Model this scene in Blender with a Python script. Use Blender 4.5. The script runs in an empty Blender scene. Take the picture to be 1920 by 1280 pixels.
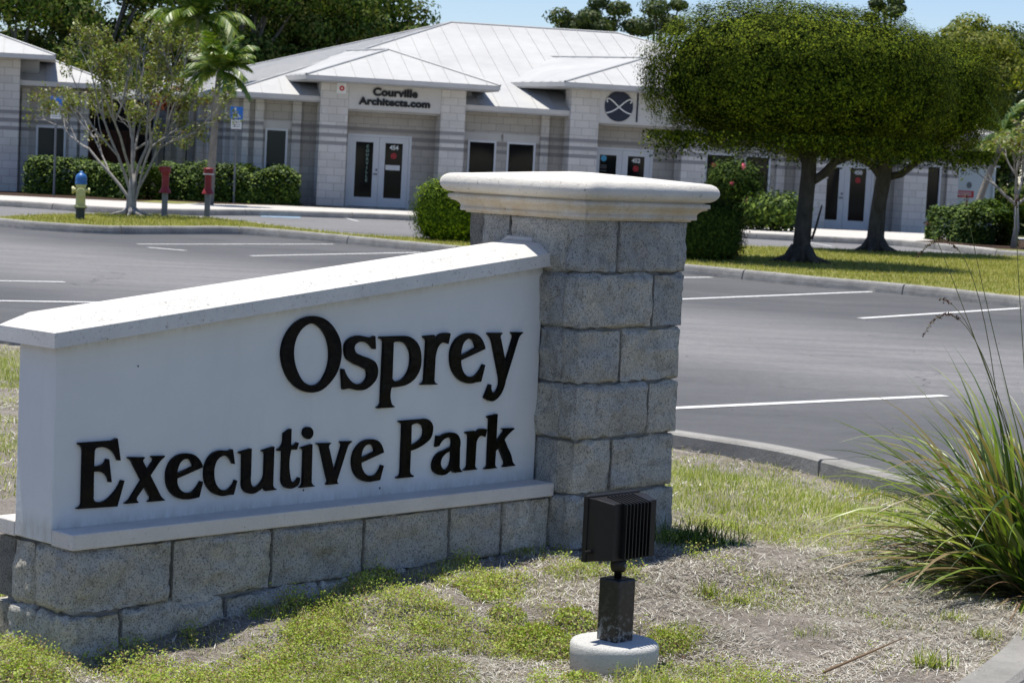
import bpy, math, random
import numpy as np
from mathutils import Vector, Matrix

# ------------------------------------------------------------------ camera, sky, sun, exposure
SC = bpy.context.scene
COL = SC.collection
F, PITCH, ROLL, H = 4191.9, .0809, .0464, 1.65      # focal length in photo pixels (1920 wide), tilt, roll, eye height
cam_d = bpy.data.cameras.new('camera'); cam = bpy.data.objects.new('camera', cam_d); COL.objects.link(cam)
_c, _s = math.cos(ROLL), math.sin(ROLL)
_R = Vector((1, 0, 0)); _U = Vector((0, math.sin(PITCH), math.cos(PITCH))); _F = Vector((0, math.cos(PITCH), -math.sin(PITCH)))
_r = _R * _c + _U * _s; _u = _U * _c - _R * _s
cam.matrix_world = Matrix(((_r.x, _u.x, -_F.x, 0), (_r.y, _u.y, -_F.y, 0), (_r.z, _u.z, -_F.z, H), (0, 0, 0, 1)))
cam_d.sensor_width = 36; cam_d.lens = F * 36 / 1920
cam_d.clip_start = .1; cam_d.clip_end = 2000
cam_d.dof.use_dof = True; cam_d.dof.focus_distance = 7.6; cam_d.dof.aperture_fstop = 15
SC.camera = cam

SUN = Vector((-.150, .095, 1)).normalized()         # towards the sun
elev = math.asin(SUN.z); azim = math.atan2(SUN.x, SUN.y)
w = bpy.data.worlds.new('World'); SC.world = w; w.use_nodes = True
nt = w.node_tree; nt.nodes.clear()
sky = nt.nodes.new('ShaderNodeTexSky'); sky.sky_type = 'NISHITA'; sky.sun_disc = False
sky.sun_elevation = elev; sky.sun_rotation = azim; sky.altitude = 300; sky.air_density = 1.0; sky.dust_density = .0; sky.ozone_density = 4.0
bg = nt.nodes.new('ShaderNodeBackground'); bg.inputs[1].default_value = .095
wo = nt.nodes.new('ShaderNodeOutputWorld')
tint = nt.nodes.new('ShaderNodeMixRGB'); tint.blend_type = 'MULTIPLY'; tint.inputs[0].default_value = 1; tint.inputs[2].default_value = (1, 1, 1.12, 1)
nt.links.new(sky.outputs[0], tint.inputs[1]); nt.links.new(tint.outputs[0], bg.inputs[0]); nt.links.new(bg.outputs[0], wo.inputs[0])
sd = bpy.data.lights.new('sun', 'SUN'); sun = bpy.data.objects.new('sun', sd); COL.objects.link(sun)
sd.energy = 5.0; sd.angle = math.radians(.53); sd.color = (1, .96, .87)
sun.rotation_euler = SUN.to_track_quat('Z', 'Y').to_euler(); sun.location = (0, 0, 60)
SC.view_settings.view_transform = 'Standard'; SC.view_settings.look = 'None'; SC.view_settings.gamma = 1
SC.view_settings.exposure = 0.34
SC.cycles.max_bounces = 6; SC.cycles.diffuse_bounces = 3; SC.cycles.glossy_bounces = 3; SC.cycles.transparent_max_bounces = 6
SC.cycles.caustics_reflective = False; SC.cycles.caustics_refractive = False

def ray(x, y):                                      # direction of a photo pixel (depth along Y = 1 scale)
    a = (x - 960) / F; b = (640 - y) / F
    u = a * _c - b * _s; v = a * _s + b * _c
    cp, sp = math.cos(PITCH), math.sin(PITCH)
    return u, cp + v * sp, -sp + v * cp
def at(x, y, z=0.):                                 # point of the plane at height z
    d = ray(x, y); k = (z - H) / d[2]
    return np.array((d[0] * k, d[1] * k, z))
def aty(x, y, Y):                                   # point at distance Y
    d = ray(x, y); k = Y / d[1]
    return np.array((d[0] * k, Y, H + d[2] * k))

# ------------------------------------------------------------------ helpers
def tag(o, label=None, cat=None, group=None, kind=None):
    if label: o['label'] = label
    if cat: o['category'] = cat
    if group: o['group'] = group
    if kind: o['kind'] = kind
    return o
def empty(name, loc=(0, 0, 0), rz=0, ry=0, **k):
    o = bpy.data.objects.new(name, None); COL.objects.link(o); o.empty_display_size = .1
    o.location = [float(q) for q in loc]; o.rotation_euler = (0, ry, rz)
    return tag(o, **k)

def mesh_np(name, V, Fc, mats=(), parent=None, smooth=False, mi=None, **k):
    """V (n,3), Fc (m,k) with one face size"""
    V = np.asarray(V, np.float32); Fc = np.asarray(Fc, np.int32)
    me = bpy.data.meshes.new(name); m, kk = Fc.shape
    me.vertices.add(len(V)); me.vertices.foreach_set('co', V.ravel())
    me.loops.add(m * kk); me.loops.foreach_set('vertex_index', Fc.ravel())
    me.polygons.add(m); me.polygons.foreach_set('loop_start', np.arange(m, dtype=np.int32) * kk)
    try: me.polygons.foreach_set('loop_total', np.full(m, kk, np.int32))
    except Exception: pass
    if mi is not None: me.polygons.foreach_set('material_index', np.asarray(mi, np.int32))
    me.polygons.foreach_set('use_smooth', np.full(m, smooth, bool))
    me.update(calc_edges=True)
    for t in (mats if isinstance(mats, (list, tuple)) else [mats]): me.materials.append(t)
    o = bpy.data.objects.new(name, me); COL.objects.link(o)
    if parent: o.parent = parent
    return tag(o, **k)

class MB:
    def __init__(s): s.v = []; s.f = []; s.m = []
    def add(s, V, Fs, m=0):
        n = len(s.v); s.v += [tuple(map(float, q)) for q in V]; s.f += [tuple(n + i for i in f) for f in Fs]; s.m += [m] * len(Fs); return s
    def box(s, x0, x1, y0, y1, z0, z1, m=0):
        return s.add([(x0, y0, z0), (x1, y0, z0), (x1, y1, z0), (x0, y1, z0), (x0, y0, z1), (x1, y0, z1), (x1, y1, z1), (x0, y1, z1)],
                     [(0, 3, 2, 1), (4, 5, 6, 7), (0, 1, 5, 4), (1, 2, 6, 5), (2, 3, 7, 6), (3, 0, 4, 7)], m)
    def poly(s, P, m=0): return s.add(P, [tuple(range(len(P)))], m)
    def prism(s, P, z0, z1, m=0):                   # vertical prism over a plan outline
        n = len(P)
        return s.add([(p[0], p[1], z0) for p in P] + [(p[0], p[1], z1) for p in P],
                     [tuple(range(n))[::-1], tuple(range(n, 2 * n))] + [(i, (i + 1) % n, n + (i + 1) % n, n + i) for i in range(n)], m)
    def tube(s, P, R, n=8, m=0, cap=True):
        P = [Vector(p) for p in P]; R = R if hasattr(R, '__len__') else [R] * len(P)
        V = []; x = None
        for i, p in enumerate(P):
            d = (P[min(i + 1, len(P) - 1)] - P[max(i - 1, 0)]).normalized()
            if x is None: x = d.orthogonal().normalized()
            x = (x - d * x.dot(d)).normalized(); y = d.cross(x)
            V += [p + (x * math.cos(2 * math.pi * k / n) + y * math.sin(2 * math.pi * k / n)) * R[i] for k in range(n)]
        Fs = [(i * n + k, i * n + (k + 1) % n, (i + 1) * n + (k + 1) % n, (i + 1) * n + k) for i in range(len(P) - 1) for k in range(n)]
        if cap: Fs += [tuple(range(n))[::-1], tuple((len(P) - 1) * n + k for k in range(n))]
        return s.add(V, Fs, m)
    def lathe(s, prof, c=(0, 0, 0), n=24, m=0):
        V = [(c[0] + r * math.cos(2 * math.pi * k / n), c[1] + r * math.sin(2 * math.pi * k / n), c[2] + z) for r, z in prof for k in range(n)]
        Fs = [(i * n + k, i * n + (k + 1) % n, (i + 1) * n + (k + 1) % n, (i + 1) * n + k) for i in range(len(prof) - 1) for k in range(n)]
        Fs += [tuple(range(n))[::-1], tuple((len(prof) - 1) * n + k for k in range(n))]
        return s.add(V, Fs, m)
    def build(s, name, mats, parent=None, smooth=False, bevel=0, **k):
        me = bpy.data.meshes.new(name); me.from_pydata(s.v, [], s.f)
        for t in (mats if isinstance(mats, (list, tuple)) else [mats]): me.materials.append(t)
        me.polygons.foreach_set('material_index', s.m); me.polygons.foreach_set('use_smooth', [smooth] * len(s.f)); me.update()
        o = bpy.data.objects.new(name, me); COL.objects.link(o)
        if parent: o.parent = parent
        if bevel:
            b = o.modifiers.new('bevel', 'BEVEL'); b.width = bevel; b.segments = 2; b.limit_method = 'ANGLE'; b.angle_limit = math.radians(40)
        if smooth:
            try: me.shade_smooth()
            except Exception: pass
        return tag(o, **k)

# vectorised value noise
_tab = np.random.RandomState(7).rand(64, 64, 64).astype(np.float32)
def vnoise(P, f, seed=0):
    Q = np.asarray(P, float) * f + 17.31 * (seed + 1); i = np.floor(Q).astype(int); t = Q - i; t = t * t * (3 - 2 * t); i &= 63; j = (i + 1) & 63
    g = lambda a, b, c: _tab[a, b, c]
    x0, y0, z0 = i.T; x1, y1, z1 = j.T; u, v, w_ = t.T
    return 2 * ((g(x0, y0, z0) * (1 - u) + g(x1, y0, z0) * u) * (1 - v) * (1 - w_) + (g(x0, y1, z0) * (1 - u) + g(x1, y1, z0) * u) * v * (1 - w_)
            + (g(x0, y0, z1) * (1 - u) + g(x1, y0, z1) * u) * (1 - v) * w_ + (g(x0, y1, z1) * (1 - u) + g(x1, y1, z1) * u) * v * w_) - 1

# ------------------------------------------------------------------ materials
class NT:
    def __init__(s, name):
        s.mat = bpy.data.materials.new(name); s.mat.use_nodes = True; s.t = s.mat.node_tree; s.t.nodes.clear()
        s.out = s.n('OutputMaterial')
    def n(s, k, **p):
        x = s.t.nodes.new('ShaderNode' + k)
        for a, b in p.items(): setattr(x, a, b)
        return x
    def l(s, a, b): s.t.links.new(a, b)
    def coord(s, kind='Object', scale=(1, 1, 1)):
        tc = s.n('TexCoord'); mp = s.n('Mapping'); mp.inputs['Scale'].default_value = scale; s.l(tc.outputs[kind], mp.inputs[0]); return mp.outputs[0]
    def noise(s, vec, sc, det=3, rough=.6, out='Fac'):
        x = s.n('TexNoise'); x.inputs['Scale'].default_value = sc; x.inputs['Detail'].default_value = det; x.inputs['Roughness'].default_value = rough
        s.l(vec, x.inputs['Vector']); return x.outputs[out]
    def ramp(s, fac, stops):
        x = s.n('ValToRGB'); e = x.color_ramp.elements
        while len(e) < len(stops): e.new(.5)
        for q, (p, c) in zip(e, stops): q.position = p; q.color = (*c, 1) if len(c) == 3 else c
        s.l(fac, x.inputs[0]); return x.outputs[0]
    def mix(s, fac, a, b, mode='MIX'):
        x = s.n('MixRGB', blend_type=mode)
        for i, q in enumerate((fac, a, b)):
            if hasattr(q, 'is_output'): s.l(q, x.inputs[i])
            elif i == 0: x.inputs[0].default_value = q
            else: x.inputs[i].default_value = (*q, 1)
        return x.outputs[0]
    def math(s, op, a, b=0.):
        x = s.n('Math', operation=op)
        for i, q in enumerate((a, b)):
            if hasattr(q, 'is_output'): s.l(q, x.inputs[i])
            else: x.inputs[i].default_value = q
        return x.outputs[0]
    def bsdf(s, col, rough=.8, spec=.3, bump=None, bs=.3, bd=.01, metal=0, trans=None):
        b = s.n('BsdfPrincipled')
        if hasattr(col, 'is_output'): s.l(col, b.inputs['Base Color'])
        else: b.inputs['Base Color'].default_value = (*col, 1)
        if hasattr(rough, 'is_output'): s.l(rough, b.inputs['Roughness'])
        else: b.inputs['Roughness'].default_value = rough
        b.inputs['Specular IOR Level'].default_value = spec; b.inputs['Metallic'].default_value = metal
        if bump is not None:
            k = s.n('Bump'); k.inputs['Strength'].default_value = bs; k.inputs['Distance'].default_value = bd
            s.l(bump, k.inputs['Height']); s.l(k.outputs[0], b.inputs['Normal'])
        o = b.outputs[0]
        if trans:
            t = s.n('BsdfTranslucent')
            if hasattr(col, 'is_output'): s.l(s.mix(1, col, trans[1], 'MULTIPLY'), t.inputs[0])
            else: t.inputs[0].default_value = (*trans[1], 1)
            m = s.n('MixShader'); m.inputs[0].default_value = trans[0]; s.l(o, m.inputs[1]); s.l(t.outputs[0], m.inputs[2]); o = m.outputs[0]
        s.l(o, s.out.inputs[0]); return s.mat

def m_plain(name, c, rough=.6, spec=.4, var=.12, sc=8, bump=0, metal=0):
    t = NT(name); v = t.coord(); n = t.noise(v, sc, 4)
    col = t.mix(t.ramp(n, [(.3, (0, 0, 0)), (.7, (1, 1, 1))]), tuple(q * (1 - var) for q in c), tuple(min(1, q * (1 + var)) for q in c))
    return t.bsdf(col, rough, spec, t.noise(v, sc * 12, 3) if bump else None, bump, .004, metal)

def m_stone():
    t = NT('split_face_block'); v = t.coord()
    big = t.noise(v, 3.2, 4); mid = t.noise(v, 22, 5, .7); fine = t.noise(v, 170, 4, .75)
    base = t.mix(t.ramp(big, [(.32, (0, 0, 0)), (.68, (1, 1, 1))]), (.55, .53, .485), (.68, .66, .61))
    base = t.mix(t.ramp(mid, [(.3, (.8,) * 3), (.52, (0, 0, 0))]), base, (.32, .305, .27))
    base = t.mix(t.ramp(fine, [(.36, (.95,) * 3), (.51, (0, 0, 0))]), base, (.12, .118, .105))
    base = t.mix(t.ramp(t.noise(v, 120, 2, .6), [(.66, (0, 0, 0)), (.72, (1, 1, 1))]), base, (.62, .62, .60))
    base = t.mix(t.ramp(t.noise(v, 6, 6, .78), [(.56, (0, 0, 0)), (.76, (.38,) * 3)]), base, (.23, .205, .16))
    base = t.mix(t.ramp(t.noise(v, 13, 5, .8), [(.62, (0, 0, 0)), (.72, (.4,) * 3)]), base, (.16, .155, .15))
    at_ = t.n('Attribute'); at_.attribute_name = 'tone'; base = t.mix(1, base, t.mix(at_.outputs['Fac'], (.80, .81, .83), (1.12, 1.08, 1.0)), 'MULTIPLY')
    h = t.math('ADD', fine, t.math('MULTIPLY', mid, 1.6))
    return t.bsdf(base, .92, .2, h, 1., .009)
def m_cast(name, c, stain=(.55, .38, .17), lo=0, hi=0, stain_amt=.0, pit=1):
    """cast stone: pits, chips; stain between heights lo (full) and hi (none)"""
    t = NT(name); v = t.coord()
    big = t.noise(v, 5, 4)
    col = t.mix(t.ramp(big, [(.3, (0, 0, 0)), (.7, (1, 1, 1))]), tuple(q * .86 for q in c), c)
    speck = t.ramp(t.noise(v, 95, 3, .7), [(.30, (1, 1, 1)), (.40, (0, 0, 0))])
    col = t.mix(t.math('MULTIPLY', speck, .55 * pit), col, (.22, .19, .15))
    pits = t.ramp(t.noise(v, 60, 4, .85), [(.31, (1, 1, 1)), (.35, (0, 0, 0))])
    col = t.mix(t.math('MULTIPLY', pits, .8 * pit), col, (.10, .085, .07))
    if stain_amt:
        sep = t.n('SeparateXYZ'); t.l(v, sep.inputs[0])
        mr = t.n('MapRange'); mr.inputs[1].default_value = lo; mr.inputs[2].default_value = hi; mr.inputs[3].default_value = 1; mr.inputs[4].default_value = 0
        t.l(sep.outputs[2], mr.inputs[0])
        f = t.math('MULTIPLY', mr.outputs[0], t.ramp(t.noise(v, 7, 5, .7), [(.35, (.15, .15, .15)), (.65, (1, 1, 1))]))
        col = t.mix(t.math('MULTIPLY', f, stain_amt), col, stain)
    h = t.math('SUBTRACT', t.noise(v, 110, 5, .85), t.math('MULTIPLY', pits, 2.5))
    return t.bsdf(col, .85, .25, h, .9, .007)
def m_stucco():
    t = NT('white_stucco_paint'); v = t.coord()
    col = t.mix(t.ramp(t.noise(v, 2.2, 4), [(.3, (0, 0, 0)), (.75, (1, 1, 1))]), (.64, .645, .63), (.73, .73, .70))
    col = t.mix(t.ramp(t.noise(v, 30, 5, .8), [(.70, (0, 0, 0)), (.76, (.5, .5, .5))]), col, (.40, .36, .30))
    col = t.mix(t.ramp(t.noise(t.coord(scale=(9, 9, .9)), 2.0, 4, .7), [(.55, (0, 0, 0)), (.9, (.2,) * 3)]), col, (.50, .48, .44))
    sep = t.n('SeparateXYZ'); t.l(v, sep.inputs[0])          # dirt line under the coping and splash marks above the ledge
    top = t.math('SUBTRACT', sep.outputs[2], t.math('ADD', t.math('MULTIPLY', sep.outputs[0], .1104), 1.036))
    ft = t.ramp(t.math('MULTIPLY', top, -10.), [(.0, (.55,) * 3), (.35, (0, 0, 0))]); fb = t.ramp(t.math('MULTIPLY', t.math('SUBTRACT', sep.outputs[2], .478), 10.), [(.0, (.5,) * 3), (.45, (0, 0, 0))])
    f = t.math('MULTIPLY', t.math('ADD', ft, fb), t.ramp(t.noise(t.coord(scale=(2, 2, .6)), 16, 5, .75), [(.35, (0, 0, 0)), (.65, (1, 1, 1))]))
    col = t.mix(f, col, (.36, .31, .24))
    return t.bsdf(col, .7, .3, t.noise(v, 60, 3), .25, .004)
def m_asphalt(name='asphalt_mat', c=(.112, .112, .116), dark=(.082, .083, .088)):
    t = NT(name); v = t.coord('Object')
    st = t.noise(t.coord('Object', (.35, 1.6, 1)), .8, 5, .65)
    col = t.mix(t.ramp(st, [(.35, (0, 0, 0)), (.65, (1, 1, 1))]), dark, c)
    col = t.mix(t.ramp(t.noise(v, .35, 5, .7), [(.45, (0, 0, 0)), (.7, (.8, .8, .8))]), col, tuple(q * 1.25 for q in c))
    # the driving lane between the two rows of bays is worn paler
    sep = t.n('SeparateXYZ'); t.l(v, sep.inputs[0]); xy = t.math('ADD', sep.outputs[0], sep.outputs[1]); xy = t.math('ADD', xy, t.math('MULTIPLY', t.noise(v, .25, 4), 3.))
    d = t.math('ABSOLUTE', t.math('SUBTRACT', xy, 25.6)); lane = t.ramp(t.math('MULTIPLY', d, .1), [(.22, (1, 1, 1)), (.58, (0, 0, 0))])
    far = t.ramp(t.math('MULTIPLY', sep.outputs[1], .015), [(.66, (0, 0, 0)), (.72, (1, 1, 1))])
    lane = t.math('MAXIMUM', lane, far)
    lane = t.math('MULTIPLY', lane, t.ramp(t.noise(t.coord('Object', (.5, 2.4, 1)), .9, 5, .7), [(.3, (.45,) * 3), (.6, (1, 1, 1))]))
    col = t.mix(lane, col, (.245, .238, .238))
    col = t.mix(t.ramp(t.noise(v, 11, 5, .8), [(.35, (.35,) * 3), (.6, (0, 0, 0))]), col, tuple(q * .62 for q in c))
    oil = t.ramp(t.noise(v, .9, 6, .8), [(.66, (0, 0, 0)), (.74, (.7,) * 3)]); col = t.mix(oil, col, tuple(q * .5 for q in c))
    vo = t.n('TexVoronoi', feature='DISTANCE_TO_EDGE'); vo.inputs['Scale'].default_value = .22
    wv = t.n('VectorMath', operation='ADD'); t.l(v, wv.inputs[0]); nz = t.n('TexNoise'); nz.inputs['Scale'].default_value = 1.6; nz.inputs['Detail'].default_value = 5; t.l(v, nz.inputs['Vector']); t.l(nz.outputs['Color'], wv.inputs[1]); t.l(wv.outputs[0], vo.inputs['Vector'])
    crack = t.math('MULTIPLY', t.ramp(vo.outputs['Distance'], [(.0, (1, 1, 1)), (.004, (0, 0, 0))]), t.ramp(t.noise(v, .3, 3), [(.50, (0, 0, 0)), (.58, (.8,) * 3)])); col = t.mix(crack, col, (.035, .035, .037))
    g = t.noise(v, 110, 3, .8)
    col = t.mix(t.ramp(g, [(.35, (.5, .5, .5)), (.55, (0, 0, 0))]), col, tuple(q * .45 for q in c))
    col = t.mix(t.ramp(t.noise(v, 90, 3, .8), [(.60, (0, 0, 0)), (.72, (.55, .55, .55))]), col, (.26, .26, .26))
    return t.bsdf(col, .88, .25, g, .5, .006)
def m_worn(name, c, th):
    t = NT(name); v = t.coord(); n = t.ramp(t.noise(v, 26, 6, .85), [(th - .03, (1, 1, 1)), (th + .03, (0, 0, 0))])
    return t.bsdf(t.mix(n, t.mix(t.ramp(t.noise(v, 2, 4), [(.35, (0, 0, 0)), (.7, (1, 1, 1))]), tuple(q * .85 for q in c), c), (.14, .14, .145)), .8, .2)
def m_concrete(name, c, dirt=.5, sc=1.):
    t = NT(name); v = t.coord()
    col = t.mix(t.ramp(t.noise(v, 2.5 * sc, 5, .7), [(.3, (0, 0, 0)), (.7, (1, 1, 1))]), tuple(q * (1 - dirt * .5) for q in c), c)
    col = t.mix(t.ramp(t.noise(v, 18 * sc, 5, .75), [(.58, (0, 0, 0)), (.75, (dirt,) * 3)]), col, tuple(q * .35 for q in c))
    col = t.mix(t.ramp(t.noise(v, 150, 3, .8), [(.3, (.6,) * 3), (.42, (0, 0, 0))]), col, tuple(q * .4 for q in c))
    h = t.math('ADD', t.noise(v, 80, 4, .8), t.math('MULTIPLY', t.noise(v, 12, 4, .8), 2.5 * dirt))
    return t.bsdf(col, .9, .2, h, .7, .008)
def m_leaf(name, cols, trans=.3, rough=.5, spec=.35, tc=(1.1, 1.25, .45), low=.72, ls=1.3):
    """leaf colour varies from leaf to leaf (random per island)"""
    t = NT(name); g = t.n('NewGeometry')
    n = len(cols); col = t.ramp(g.outputs['Random Per Island'], [((i + .5) / n, c) for i, c in enumerate(cols)])
    lum = t.noise(t.coord(), ls, 3)
    col = t.mix(t.ramp(lum, [(.35, (0, 0, 0)), (.65, (1, 1, 1))]), t.mix(1, col, (low, low * 1.02, low * .98), 'MULTIPLY'), col)
    return t.bsdf(col, rough, spec, trans=(trans, tc))
def m_wall(name, light=(.53, .50, .455), dark=(.28, .265, .25), zoff=.15, zb=((1.83, 1.93), (2.05, 2.15), (2.27, 2.37)), mortar=True):
    """scored block wall with three darker belt courses"""
    t = NT(name); v = t.coord(); sep = t.n('SeparateXYZ'); t.l(v, sep.inputs[0])
    cmb = t.n('CombineXYZ'); t.l(t.math('ADD', sep.outputs[0], sep.outputs[1]), cmb.inputs[0]); t.l(t.math('SUBTRACT', sep.outputs[2], zoff), cmb.inputs[1])
    br = t.n('TexBrick'); br.inputs['Scale'].default_value = 1; br.inputs['Brick Width'].default_value = .42; br.inputs['Row Height'].default_value = .21
    br.inputs['Mortar Size'].default_value = .008; br.inputs['Mortar Smooth'].default_value = .1; br.inputs['Bias'].default_value = 0
    br.inputs['Color1'].default_value = (*light, 1); br.inputs['Color2'].default_value = (*[q * .88 for q in light], 1); br.inputs['Mortar'].default_value = (*[q * .62 for q in light], 1)
    t.l(cmb.outputs[0], br.inputs['Vector'])
    col = br.outputs[0] if mortar else t.mix(0, light, light)
    col = t.mix(t.ramp(t.noise(v, 1.1, 5, .7), [(.35, (0, 0, 0)), (.7, (1, 1, 1))]), t.mix(1, col, (.86, .85, .83), 'MULTIPLY'), col)
    if zb:
        tot = None
        for a, b in zb:
            q = t.math('MULTIPLY', t.math('GREATER_THAN', sep.outputs[2], a), t.math('LESS_THAN', sep.outputs[2], b))
            tot = q if tot is None else t.math('ADD', tot, q)
        col = t.mix(tot, col, dark)
    return t.bsdf(col, .9, .2, t.math('SUBTRACT', t.noise(v, 14, 4, .8), t.math('MULTIPLY', br.outputs['Fac'], .6)), .35, .02)
def m_roof(name):
    t = NT(name); v = t.coord()
    col = t.mix(t.ramp(t.noise(v, .55, 4, .7), [(.35, (0, 0, 0)), (.65, (1, 1, 1))]), (.41, .405, .40), (.48, .475, .46))
    col = t.mix(t.ramp(t.noise(t.coord(scale=(5, .8, 5)), 1.2, 4, .7), [(.55, (0, 0, 0)), (.8, (.4,) * 3)]), col, (.42, .41, .40))
    return t.bsdf(col, .6, .4, metal=.0)
def m_glass(name, c=(.008, .009, .011), rough=.06):
    t = NT(name); return t.bsdf(c, rough, .22)
def m_ground(name, cols, sc=3, bump=.6, extra=None):
    t = NT(name); v = t.coord()
    col = t.ramp(t.noise(v, sc, 6, .7), cols)
    col = t.mix(t.ramp(t.noise(v, sc * 26, 4, .8), [(.35, (.75,) * 3), (.55, (0, 0, 0))]), col, tuple(q * .35 for q in cols[0][1]))
    col = t.mix(t.ramp(t.noise(v, sc * 45, 3, .8), [(.58, (0, 0, 0)), (.7, (.6,) * 3)]), col, extra or cols[-1][1])
    return t.bsdf(col, .95, .1, t.noise(v, sc * 14, 5, .8), bump, .02)
def m_bark(name, a, b, sc=9):
    t = NT(name); v = t.coord(scale=(1, 1, .35)); n = t.noise(v, sc, 6, .75)
    return t.bsdf(t.ramp(n, [(.3, a), (.7, b)]), .9, .15, n, .8, .03)

M = dict(
    stone=m_stone(),
    mortar=m_concrete('mortar_mat', (.32, .31, .29), .3, 3),
    cap=m_cast('cast_stone_cap', (.80, .755, .68), lo=1.50, hi=1.545, stain_amt=.6),
    coping=m_cast('cast_stone_coping', (.86, .83, .77), pit=1.),
    ledge=m_cast('cast_stone_ledge', (.82, .76, .69), pit=.8),
    stucco=m_stucco(),
    asphalt=m_asphalt(), paint=m_worn('road_paint', (.76, .76, .75), .36),
    bluepaint=m_plain('blue_paint', (.22, .30, .38), .7, .3, .2, 3), whitelot=m_plain('worn_white_paint', (.50, .50, .50), .7, .3, .2, 3),
    kerb=m_concrete('kerb_concrete', (.36, .345, .32), .8), walk=m_concrete('walkway_concrete', (.56, .53, .49), .3),
    block=m_wall('block_wall'), block2=m_wall('block_column', light=(.68, .655, .62), dark=(.29, .28, .275)),
    plainwall=m_wall('painted_wall', light=(.43, .43, .43), mortar=False, zb=()),
    signband=m_plain('sign_band_paint', (.56, .545, .52), .8, .3, .05, 2), fascia=m_plain('fascia_paint', (.55, .53, .50), .6, .3, .08, 2),
    roof=m_roof('metal_roof'), seam=m_plain('roof_seam', (.40, .40, .395), .5, .4, .08, 3),
    frame=m_plain('white_frame', (.66, .68, .70), .5, .4, .04, 3), glass=m_glass('dark_glass'), tealglass=m_glass('teal_glass', (.012, .028, .034), .1),
    black=m_plain('black_letter', (.012, .012, .012), .5, .4, .1, 5), white=m_plain('white_decal', (.75, .76, .75), .6, .3, .05, 5),
    red=m_plain('red_paint', (.24, .022, .026), .5, .4, .2, 6), decalred=m_plain('red_decal', (.55, .05, .06), .6, .3, .1, 6),
    blue=m_plain('blue_sign', (.03, .17, .55), .5, .4, .08, 6), hydblue=m_plain('hydrant_blue', (.03, .13, .36), .4, .5, .1, 9),
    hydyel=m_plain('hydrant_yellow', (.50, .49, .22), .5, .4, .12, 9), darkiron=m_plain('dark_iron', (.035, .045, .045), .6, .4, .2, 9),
    steel=m_plain('grey_steel', (.17, .18, .19), .5, .4, .15, 9), navy=m_plain('navy_disc', (.02, .025, .045), .5, .4, .05, 5),
    greenletter=m_plain('pale_green_letter', (.30, .45, .38), .6, .3, .05, 5), cyan=m_plain('cyan_decal', (.08, .38, .60), .6, .3, .05, 5),
    brown=m_plain('brown_door', (.085, .032, .02), .6, .3, .2, 3), darkvoid=m_plain('void_shade_black', (.03, .028, .025), .9, .1, .2, 2),  # darkvoid: shade of the rooms and the gap put into the colour
    pink=m_plain('pink_petal', (.80, .22, .26), .6, .3, .2, 9),
    palmtrunk=m_bark('palm_trunk', (.13, .12, .10), (.30, .27, .23), 6),
    bark=m_bark('dark_bark', (.035, .03, .026), (.11, .098, .085)), palebark=m_bark('pale_bark', (.18, .17, .16), (.46, .43, .40), 14), greybark=m_bark('grey_bark', (.08, .075, .065), (.2, .19, .17)),
)
def m_letter():
    t = NT('glossy_black_letter'); v = t.coord()
    n = t.noise(v, 9, 4, .7)
    return t.bsdf(t.ramp(n, [(.4, (.002, .002, .003)), (.75, (.012, .009, .005))]), .18, .12, t.noise(v, 14, 2), .2, .02)
M['letter'] = m_letter()
def m_post():
    t = NT('chipped_black_paint'); v = t.coord()
    sep = t.n('SeparateXYZ'); t.l(v, sep.inputs[0])
    f = t.math('MULTIPLY', t.ramp(t.noise(v, 55, 5, .75), [(.50, (0, 0, 0)), (.60, (1, 1, 1))]), t.ramp(t.math('MULTIPLY', sep.outputs[2], 5), [(.05, (1, 1, 1)), (.75, (.05,) * 3)]))
    return t.bsdf(t.mix(f, (.010, .010, .011), (.42, .43, .43)), .35, .5)
M['post'] = m_post()
M['lampmetal'] = m_plain('bronze_black_metal', (.012, .010, .009), .42, .35, .15, 6)
M['fins'] = m_plain('black_fins', (.006, .006, .006), .5, .4, .1, 6)
M['turf'] = m_ground('far_turf', [(.3, (.26, .23, .09)), (.5, (.22, .25, .07)), (.7, (.36, .31, .14))], .9, .5)
M['soil'] = m_ground('thatch_soil', [(.3, (.21, .18, .155)), (.5, (.34, .30, .26)), (.7, (.46, .42, .375))], 4, 1., (.64, .60, .56))
M['mulch'] = m_ground('mulch', [(.3, (.04, .026, .018)), (.6, (.08, .05, .035))], 3, .9)
M['background'] = m_ground('back_ground', [(.3, (.05, .065, .02)), (.6, (.11, .12, .04))], .5, .4)
M['topiary'] = m_leaf('topiary_leaf', [(.018, .035, .005), (.044, .078, .008), (.24, .30, .02), (.10, .12, .014)], .05, .8, .04, low=.5, ls=1.8)
M['hedge'] = m_leaf('hedge_leaf', [(.025, .055, .008), (.05, .10, .012), (.17, .24, .03)], .12, .6, .2)
M['darkhedge'] = m_leaf('dark_hedge_leaf', [(.02, .04, .006), (.035, .065, .008), (.08, .12, .015)], .1, .7, .1)
M['cut'] = m_leaf('clipped_leaf', [(.05, .10, .006), (.11, .17, .010), (.22, .30, .015)], .15, .7, .1)
M['oak'] = m_leaf('oak_leaf', [(.035, .07, .014), (.07, .12, .025), (.15, .21, .04), (.18, .18, .055)], .25, .7, .1)
M['oaklight'] = m_leaf('light_oak_leaf', [(.06, .085, .03), (.09, .13, .04), (.14, .16, .055)], .3, .6, .25)
M['yellowtree'] = m_leaf('yellow_leaf', [(.14, .17, .02), (.24, .26, .03), (.34, .32, .045), (.10, .14, .02)], .35, .6, .25)
M['bareleaf'] = m_leaf('olive_leaf', [(.13, .17, .03), (.24, .27, .06), (.34, .37, .09), (.18, .12, .04)], .35, .45, .4)
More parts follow.
